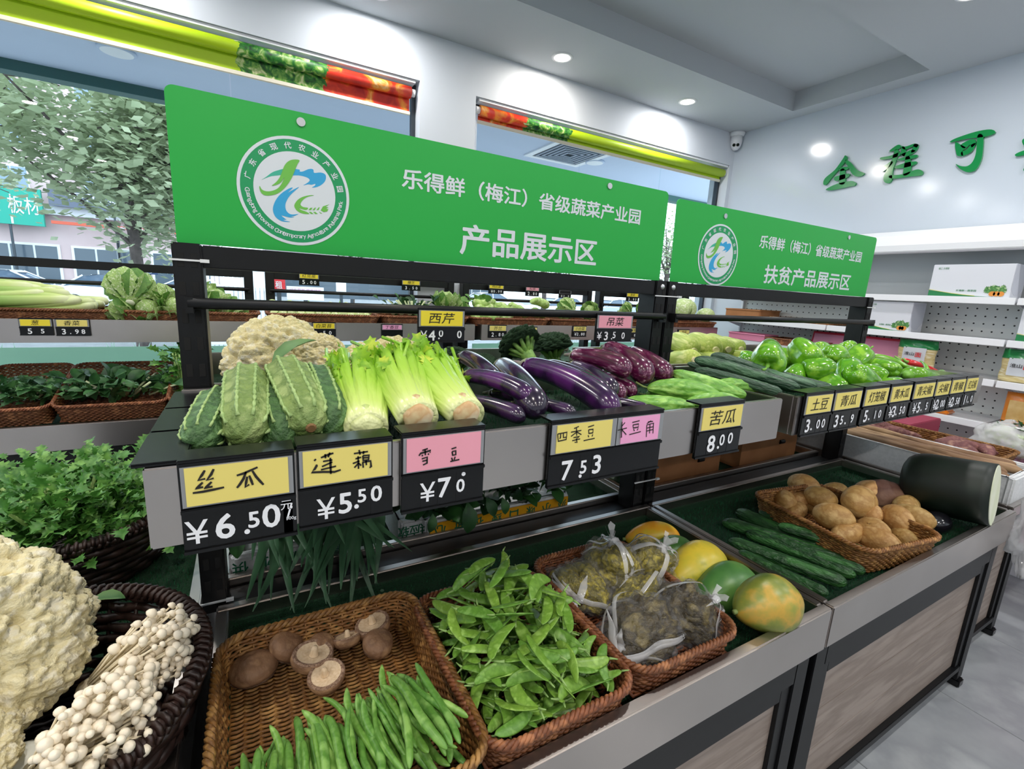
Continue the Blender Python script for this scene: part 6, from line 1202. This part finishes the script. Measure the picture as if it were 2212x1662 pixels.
SPM = [veg('sweet_potato', SWP, lambda u, a, s_=s_: .20*math.sin(math.pi*min(1, max(0, u)))**.8*(1+.1*math.sin(3*a+s_)+.12*math.sin(u*9+s_)), 24, 18, .05*(s_-1)) for s_ in (1, 2)]
for k, (x, y, a, L, lab) in enumerate(((2.80, 1.14, 1.9, .17, 'sweet potato at the far end of the long basket'), (2.84, 1.10, 2.3, .19, 'sweet potato with a broken tip near the far end'), (2.90, 1.13, 1.4, .16, 'sweet potato against the far corner of the basket'), (2.86, 1.02, 2.0, .18, 'reddish sweet potato in the middle of the basket'), (2.81, .78, 1.2, .20, 'large sweet potato at the near end of the basket'), (2.88, .74, 2.1, .17, 'sweet potato touching the near wall of the basket'), (2.92, .80, 1.7, .15, 'small dark sweet potato behind the large one'), (2.86, .70, .6, .15, 'sweet potato lowest at the near end'))):
    d = V((math.cos(a), math.sin(a), .05))*L/2; c_ = V((x, y, .79)); item('sweet_potato', lab, 'sweet potato', SPM[k % 2], along(c_-d, c_+d, k), 'sweet potatoes in the long basket')
open_tray('pink_crate', 'pink crate of bagged greens at the right edge', 'crate', 3.10, 3.52, .35, .95, .36, .34, M('mauve_plastic', '#c98fae', .4), None, .01)
mb = MB().box(3.05, 3.45, 1.05, 1.75, .36, .80); tag(mb.build('crimson_crate', M('crimson_card', '#9c3a52', .6), bevel=.004), 'crimson carton behind the sweet potato basket', 'carton')
def produce_bag(label, c, s_, seed, mat=None):
    t = thing('produce_bag', label, 'bag', c, 'clear bags of greens at the right wall'); t.scale = s_; blob(seed, .3).build('bag_film', BAGK, t, True); mb = blob(seed+1, .3); mb.v = [(x*.8, y*.8, z*.8) for x, y, z in mb.v]; mb.build('contents', M('white_greens', '#dfe0e0', .5, 0, '#b9c9a0', ns=3, col3='#e9e4ea'), t, True)
    o = scatter_leaves([((rv(random.Random(seed*9+q))*.5+V((0, 0, .6))), rv(random.Random(q)), (0, 0, 1), .5) for q in range(16)], JAG).build('leaf_tops', SPI, t, True); o['kind'] = 'stuff'; return t
produce_bag('clear bag of greens topmost in the pink crate', (3.28, .72, .78), (.10, .13, .09), 3); produce_bag('clear bag of greens nearest the edge in the pink crate', (3.26, .50, .74), (.11, .12, .08), 5); produce_bag('crumpled clear bag between the two wicker baskets', (2.98, 1.30, .80), (.06, .07, .06), 7)
# clear bag hanging at the far right front corner
t = thing('hanging_bag', 'clear plastic bag hanging from the corner of the potato trough', 'bag', (2.375, .40, .64)); t.scale = (.075, .06, .12); blob(51, .4).build('bag_film', BAGK, t, True); MB().sweep([(0, 0, .9), (.05, .3, 1.1), (0, .7, 1.15)], .12, 8).build('handle', BAGK, t, True)
# ================================================================ gondola along the window
GY = 2.68; GZ0, GZ1 = 1.07, 1.17
MODS = ((-1.155, .045), (.085, 1.24), (1.285, 2.425), (2.485, 3.55)); ML = ('nearest the left edge', 'behind the cauliflower', 'behind the broccoli', 'nearest the right wall')
for k, (x0, x1) in enumerate(MODS):
    rack('black window rack frame '+ML[k], x0+.01, x1-.01, 3.05, 1.425, .74, slots=False, group='black rack frames along the window')
    tray('steel window tray '+ML[k], x0, x1, GY, 3.0, GZ0, GZ1, .04, nb=0, group='steel trays along the window')
    trough('steel window trough '+ML[k], x0, x1, 2.47, 3.0, .76, nb=0, deep=.05, group='steel troughs along the window')
    cabinet('wood clad window cabinet '+ML[k], x0, x1, 2.47, 3.0, .652, group='base cabinets along the window')
WB = GZ0+.045
def wbask(label, pxa, pxb, d=.27, h=.05): 
    xa = UY(pxa, 690, GY+.02).x; xb = UY(pxb, 690, GY+.02).x; basket(label, ((xa+xb)/2, GY+.05+d/2, WB+.04), xb-xa, d, h, WICKR, 0, 'wicker baskets on the window trays'); return xa, xb
def wtag(label, x0, y0, x1, y1, Y, card, nm, pr):
    a = UY(x0, y0, Y); b = UY(x1, y1, Y); n_ = max(1, len(pr)); spec = [('.' if ch == '.' else ch, .15+.75*(q+.4)/n_, .5 if ch != '.' else .28, .5 if q else .62) for q, ch in enumerate(pr)]
    price_tag(label, min(a.x, b.x), max(a.x, b.x), min(a.z, b.z), max(a.z, b.z), Y, [(.02, .98, card, nm)], spec, None, False, 'price tags along the window')
wtag('yellow window tag reading 葱 5.5 at the far left', 38, 687, 117, 725, GY-.007, CARD_YB, '葱', '55'); wtag('yellow window tag reading 香菜 3.98', 117, 688, 197, 726, GY-.007, CARD_Y, '香菜', '3.98'); wtag('yellow window tag half hidden behind the cauliflower top', 590, 695, 645, 735, GY-.007, CARD_YB, '宁夏菜', ''); wtag('yellow window tag reading 白菜苔 right of the cauliflower', 674, 696, 726, 727, GY-.007, CARD_YB, '白菜苔', '.50')
wtag('pink window tag above the rear cauliflower', 824, 700, 870, 727, GY-.007, CARD_PP, '丁香豆', ''); wtag('yellow window tag reading 2.80 left of the tall broccoli', 1056, 702, 1094, 730, GY-.007, CARD_Y, '芥兰', '2.80'); wtag('yellow window tag right of the tall broccoli', 1130, 706, 1160, 730, GY-.007, CARD_Y, '小菜', '.0'); wtag('yellow window tag reading 小白菜', 1238, 704, 1266, 728, GY-.007, CARD_Y, '小白菜', '¥2.80'); wtag('yellow window tag behind the hanging pink tag', 1356, 708, 1378, 730, GY-.007, CARD_Y, '芥菜', '.8'); wtag('yellow window tag right of the middle posts', 1466, 712, 1488, 732, GY-.007, CARD_Y, '包菜', '¥2')
RY = 3.05-.07
wtag('bright yellow tag reading 红苋菜 5.00 on the window rail', 645, 588, 690, 618, RY, CARD_YB, '红苋菜', '5.00'); wtag('bright yellow tag reading 3.50 on the window rail', 868, 604, 908, 629, RY, CARD_YB, '穗芝', '3.50'); wtag('yellow tag reading 0.99 on the window rail beside the pillar', 1056, 613, 1088, 636, RY, CARD_YB, '鸡比菜', '¥0.99'); wtag('pink tag reading 2.80 on the window rail', 1136, 617, 1164, 641, RY, CARD_P, '红菜', '2.80'); wtag('dark tag reading 2.0 on the window rail', 1208, 626, 1233, 645, RY, BLKPL, '', '¥2.0'); wtag('yellow tag reading 3.80 on the window rail near the posts', 1354, 632, 1378, 652, RY, CARD_YB, '青菜', '3.80')
# ---------------------------------------------------------------- greens on the window trays
SCAL = grad_mat('celtuce_leaf', [(0, '#e3e8bf'), (.15, '#c2d384'), (.5, '#8aae50'), (1, '#5f8a3f')], .45); LET = M('lettuce_leaf', '#bcd488', .5, 0, '#8fb558', ns=9, col3='#e2ebc2', transl=.2); LETB = M('lettuce_base', '#e6e9cf', .5); LETG = M('dark_lettuce_leaf', '#6f9c45', .5, 0, '#55853a', ns=9, transl=.2)
xa, xb = wbask('wicker basket of leafy stalks at the far left of the window', -40, 243); z = WB+.12; rg = random.Random(61)
SCM = veg('leafy_stalk', SCAL, lambda u, a: .048*(endcaps(u, .04, .3))*(1+.06*math.cos(5*a))*(1+.25*u), 14, 12, .06, 0, .8)
for k in range(34):
    p1 = V((xb-.02-rg.uniform(0, .12)-(k//7)*.05, GY+.08+rg.uniform(0, .2), z-.01+.012*(k//5))); p0 = p1+V((-.42+rg.uniform(-.05, .05), rg.uniform(-.03, .03), -.02)); item('leafy_stalk', 'pale leafy stalk stacked in the far left window basket', 'stalk', SCM, along(p1, p0, k), 'leafy stalks in the far left window basket')
xa, xb = wbask('wicker basket of pale lettuce heads in the window', 246, 560)
def lettuce(label, c, r_, seed, tilt, yaw):
    rg = random.Random(seed); t = thing('lettuce_head', label, 'lettuce', c, 'pale lettuce heads on the window tray'); t.rotation_euler = (tilt, 0, yaw); t.scale = (r_, r_, r_)
    MB().lathe([(.05, -.95), (.28, -.9), (.55, -.5), (.72, 0), (.6, .45), (.3, .7), (.05, .75)], 22, lob=lambda a, z_: 1+.08*math.sin(5*a+3*z_)).build('heart', LET, t, True); MB().lathe([(.0, -1.0), (.2, -1.0), (.26, -.86)], 14).build('cut_base', LETB, t, True)
    for k in range(11):
        a = 2*math.pi*k/11; lf = scatter_leaves([((math.cos(a)*.25, math.sin(a)*.25, -.8), (math.cos(a)*.45, math.sin(a)*.45, 1), (math.cos(a), math.sin(a), .4), 1.75)], CRINK); lf.v = [(x, y, zz) for x, y, zz in lf.v]; lf.build('outer_leaf', LETG if k % 3 == 0 else LET, t, True)
    return t
for k, (px, py, Y, r_, tl, lab) in enumerate(((282, 618, 2.80, .085, -.75, 'tallest lettuce head with a dark leaf on top'), (345, 640, 2.84, .065, -.8, 'lettuce head right of the tallest one'), (262, 658, 2.78, .06, -1.0, 'lettuce head low at the left of the basket'), (320, 660, 2.77, .065, -1.0, 'lettuce head low in the middle of the basket'), (378, 655, 2.78, .06, -.9, 'lettuce head behind the left end post'), (465, 640, 2.82, .075, -.7, 'lettuce head just right of the left end post'), (505, 660, 2.80, .055, -.9, 'loose lettuce head at the right of the basket'))):
    lettuce(lab, UY(px, py+8, Y), r_, k, tl, k*.9)
xa, xb = wbask('wicker basket of small round turnips in the window', 580, 826); TUR = M('turnip_skin', '#d3dfa0', .45, 0, '#b4c97c', ns=3, col3='#e6ecc8', var=.06); TUM = MB().lathe([(.02, -.9), (.2, -.85), (.75, -.55), (1, -.05), (.9, .45), (.5, .8), (.15, .95), (.08, 1.1)], 18).mesh('turnip', TUR, True); TUT = MB().lathe([(.12, .9), (.1, 1.25), (.04, 1.35)], 8).mesh('stalk_stub', PEPS, True); rg = random.Random(71)
for k in range(34):
    lay_ = k//12; p = V((xa+.03+(xb-xa-.06)*((k % 12)+.5*(lay_ % 2))/12, GY+.085+.07*lay_+rg.uniform(-.01, .02), WB+.085+.02*lay_+rg.uniform(0, .01))); s_ = rg.uniform(.023, .03)
    item('turnip', 'small round pale green turnip in the window basket', 'turnip', TUM, Matrix.Translation(p) @ Matrix.Rotation(rg.uniform(-1.2, 1.2), 4, 'X') @ Matrix.Rotation(rg.uniform(-1, 1), 4, 'Y') @ Matrix.Diagonal((s_, s_, s_, 1)), 'turnips in the window basket', (('stalk_stub', TUT),))
xa, xb = wbask('wicker basket of baby bok choy in the window', 828, 1018); BOK = M('bok_choy_stem', '#d9e3b4', .45)
greens('baby bok choy heap with dark leaves and pale stem ends', 'bok_choy', ((xa*.6+xb*.4), GY+.18, WB+.10), 60, (.2, .10, .09), SPI, OVAL, .06, 31, 'bok choy', BOK, stems=24)
for k in range(14):
    p = V((xa+.03+(xb-xa)*.55*k/13, GY+.07+.01*(k % 3), WB+.115+.012*(k % 2))); item('baby_bok_choy', 'pale stemmed baby bok choy in the window basket', 'bok choy', MB().sweep([(0, 0, 0), (.3, 0, 0), (1, 0, .1)], lambda u, a: .28*(1-.3*u), 10).mesh('stem', BOK, True) if k == 0 else _bm, along(p, p+V((0, .06, .01))), 'baby bok choy in the window basket') if k else None
    if k == 0: _bm = MB().sweep([(0, 0, 0), (.3, 0, 0), (1, 0, .1)], lambda u, a: .28*(1-.3*u), 10).mesh('bok_choy_stem', BOK, True)
lettuce('upright chinese cabbage behind the bright yellow tag', UY(965, 650, 2.84), .075, 41, .1, .5); lettuce('small pale cabbage right of the upright one', UY(990, 662, 2.82), .05, 42, .3, 1.5)
xa, xb = wbask('wicker basket of pale green knobbly stems in the window', 1028, 1196); MUS = M('mustard_stem', '#b6d27c', .45, 0, '#93b858', ns=5, col3='#d6e4a8', var=.06); MUM = veg('mustard_stem', MUS, lambda u, a: .17*endcaps(u, .15, .5)*(1+.22*math.sin(u*11)*math.cos(2*a)), 22, 16, .14)
for k in range(14):
    rg = random.Random(k+90); p = V((xa+.04+(xb-xa-.08)*rg.random(), GY+.09+.1*rg.random(), WB+.11+.03*(k//4)*.9)); a = rg.uniform(-.8, .8)+(math.pi if k % 2 else 0); d = V((math.cos(a), math.sin(a)*.4, rg.uniform(-.1, .25)))*.09
    item('mustard_stem', 'knobbly pale green mustard stem in the window basket', 'stem', MUM, along(p-d, p+d, rg.uniform(0, 3)), 'mustard stems in the window basket')
greens('leafy tops of the mustard stems', 'mustard_leaves', (xa+.1, GY+.2, WB+.14), 30, (.12, .08, .06), LETG, CRINK, .07, 33, 'greens')
xa, xb = wbask('wicker basket of chinese cabbage in the window', 1200, 1300); lettuce('chinese cabbage lying in the window basket', UY(1225, 668, 2.80), .07, 43, -1.3, .4); lettuce('chinese cabbage beside the lying one', UY(1275, 672, 2.80), .06, 44, -1.2, 1.9)
xa, xb = wbask('wicker basket of cabbage nearest the middle posts', 1305, 1425); lettuce('pale cabbage behind the pink hanging tag', UY(1350, 672, 2.80), .06, 45, -1.0, .9); lettuce('pale cabbage touching the middle posts', UY(1395, 668, 2.80), .065, 46, -.8, 2.0)
xa, xb = wbask('flat wicker basket of round cabbages beyond the middle posts', 1462, 1558); CAB = M('cabbage_leaf', '#cfe0a2', .45, 0, '#b7d083', ns=5, col3='#e6eecb', bump=.3, bs=7)
for px, py, s_, lab in ((1476, 668, .105, 'larger round cabbage beyond the middle posts'), (1524, 682, .075, 'smaller flat cabbage right of the larger one')):
    p = UY(px, py, 2.80); t = thing('cabbage', lab, 'cabbage', p, 'round cabbages on the window tray'); t.scale = (s_, s_, s_)
    MB().lathe([(.02, -.75), (.5, -.65), (.9, -.2), (1, .15), (.85, .55), (.5, .8), (.02, .88)], 28, lob=lambda a, z_: 1+.03*math.sin(4*a+3*z_)).build('head', CAB, t, True)
    for k in range(5):
        a = k*1.26; MB().grid([[(math.cos(a+u)*math.cos(v_)*1.04, math.sin(a+u)*math.cos(v_)*1.04, math.sin(v_)*.9) for u in (-.5, -.25, 0, .25, .5)] for v_ in (-.5, -.1, .3, .6, .8+.05*k)]).build('wrapper_leaf', CAB, t, True)
# lower window trough
GREEN2 = M('choy_leaf', '#3f6f3c', .45, 0, '#2d5530', ns=9, col3='#5c8c50', transl=.15)
for k, (pa, pb, lab) in enumerate(((-90, 108, 'wide wicker basket of chrysanthemum greens below the window'), (112, 362, 'wide wicker basket of choy sum below the window'), (366, 520, 'wicker basket below the window hidden by the left end post'))):
    xa = UY(pa, 905, 2.52).x; xb = UY(pb, 900, 2.52).x; basket(lab, ((xa+xb)/2, 2.74, .80), xb-xa, .42, .085, WICKR, 0, 'wide wicker baskets in the window trough', R(16))
    if k == 0: greens('feathery chrysanthemum greens in the left window basket', 'chrysanthemum_greens', ((xa+xb)/2, 2.72, .825), 300, (.22, .15, .07), GREEN2, JAG, .05, 51, 'greens', LETB, stems=22)
    if k == 1: greens('glossy choy sum in the wide window basket', 'choy_sum', ((xa+xb)/2, 2.70, .825), 150, (.22, .14, .08), GREEN2, OVAL, .085, 52, 'choy sum', BOK, stems=22)
    if k == 2: greens('tall leafy celery plant left of the end post', 'leafy_celery', (xa+.05, 2.68, .82), 120, (.08, .08, .22), PARS, JAG, .055, 53, 'celery', PSTM, stems=14)
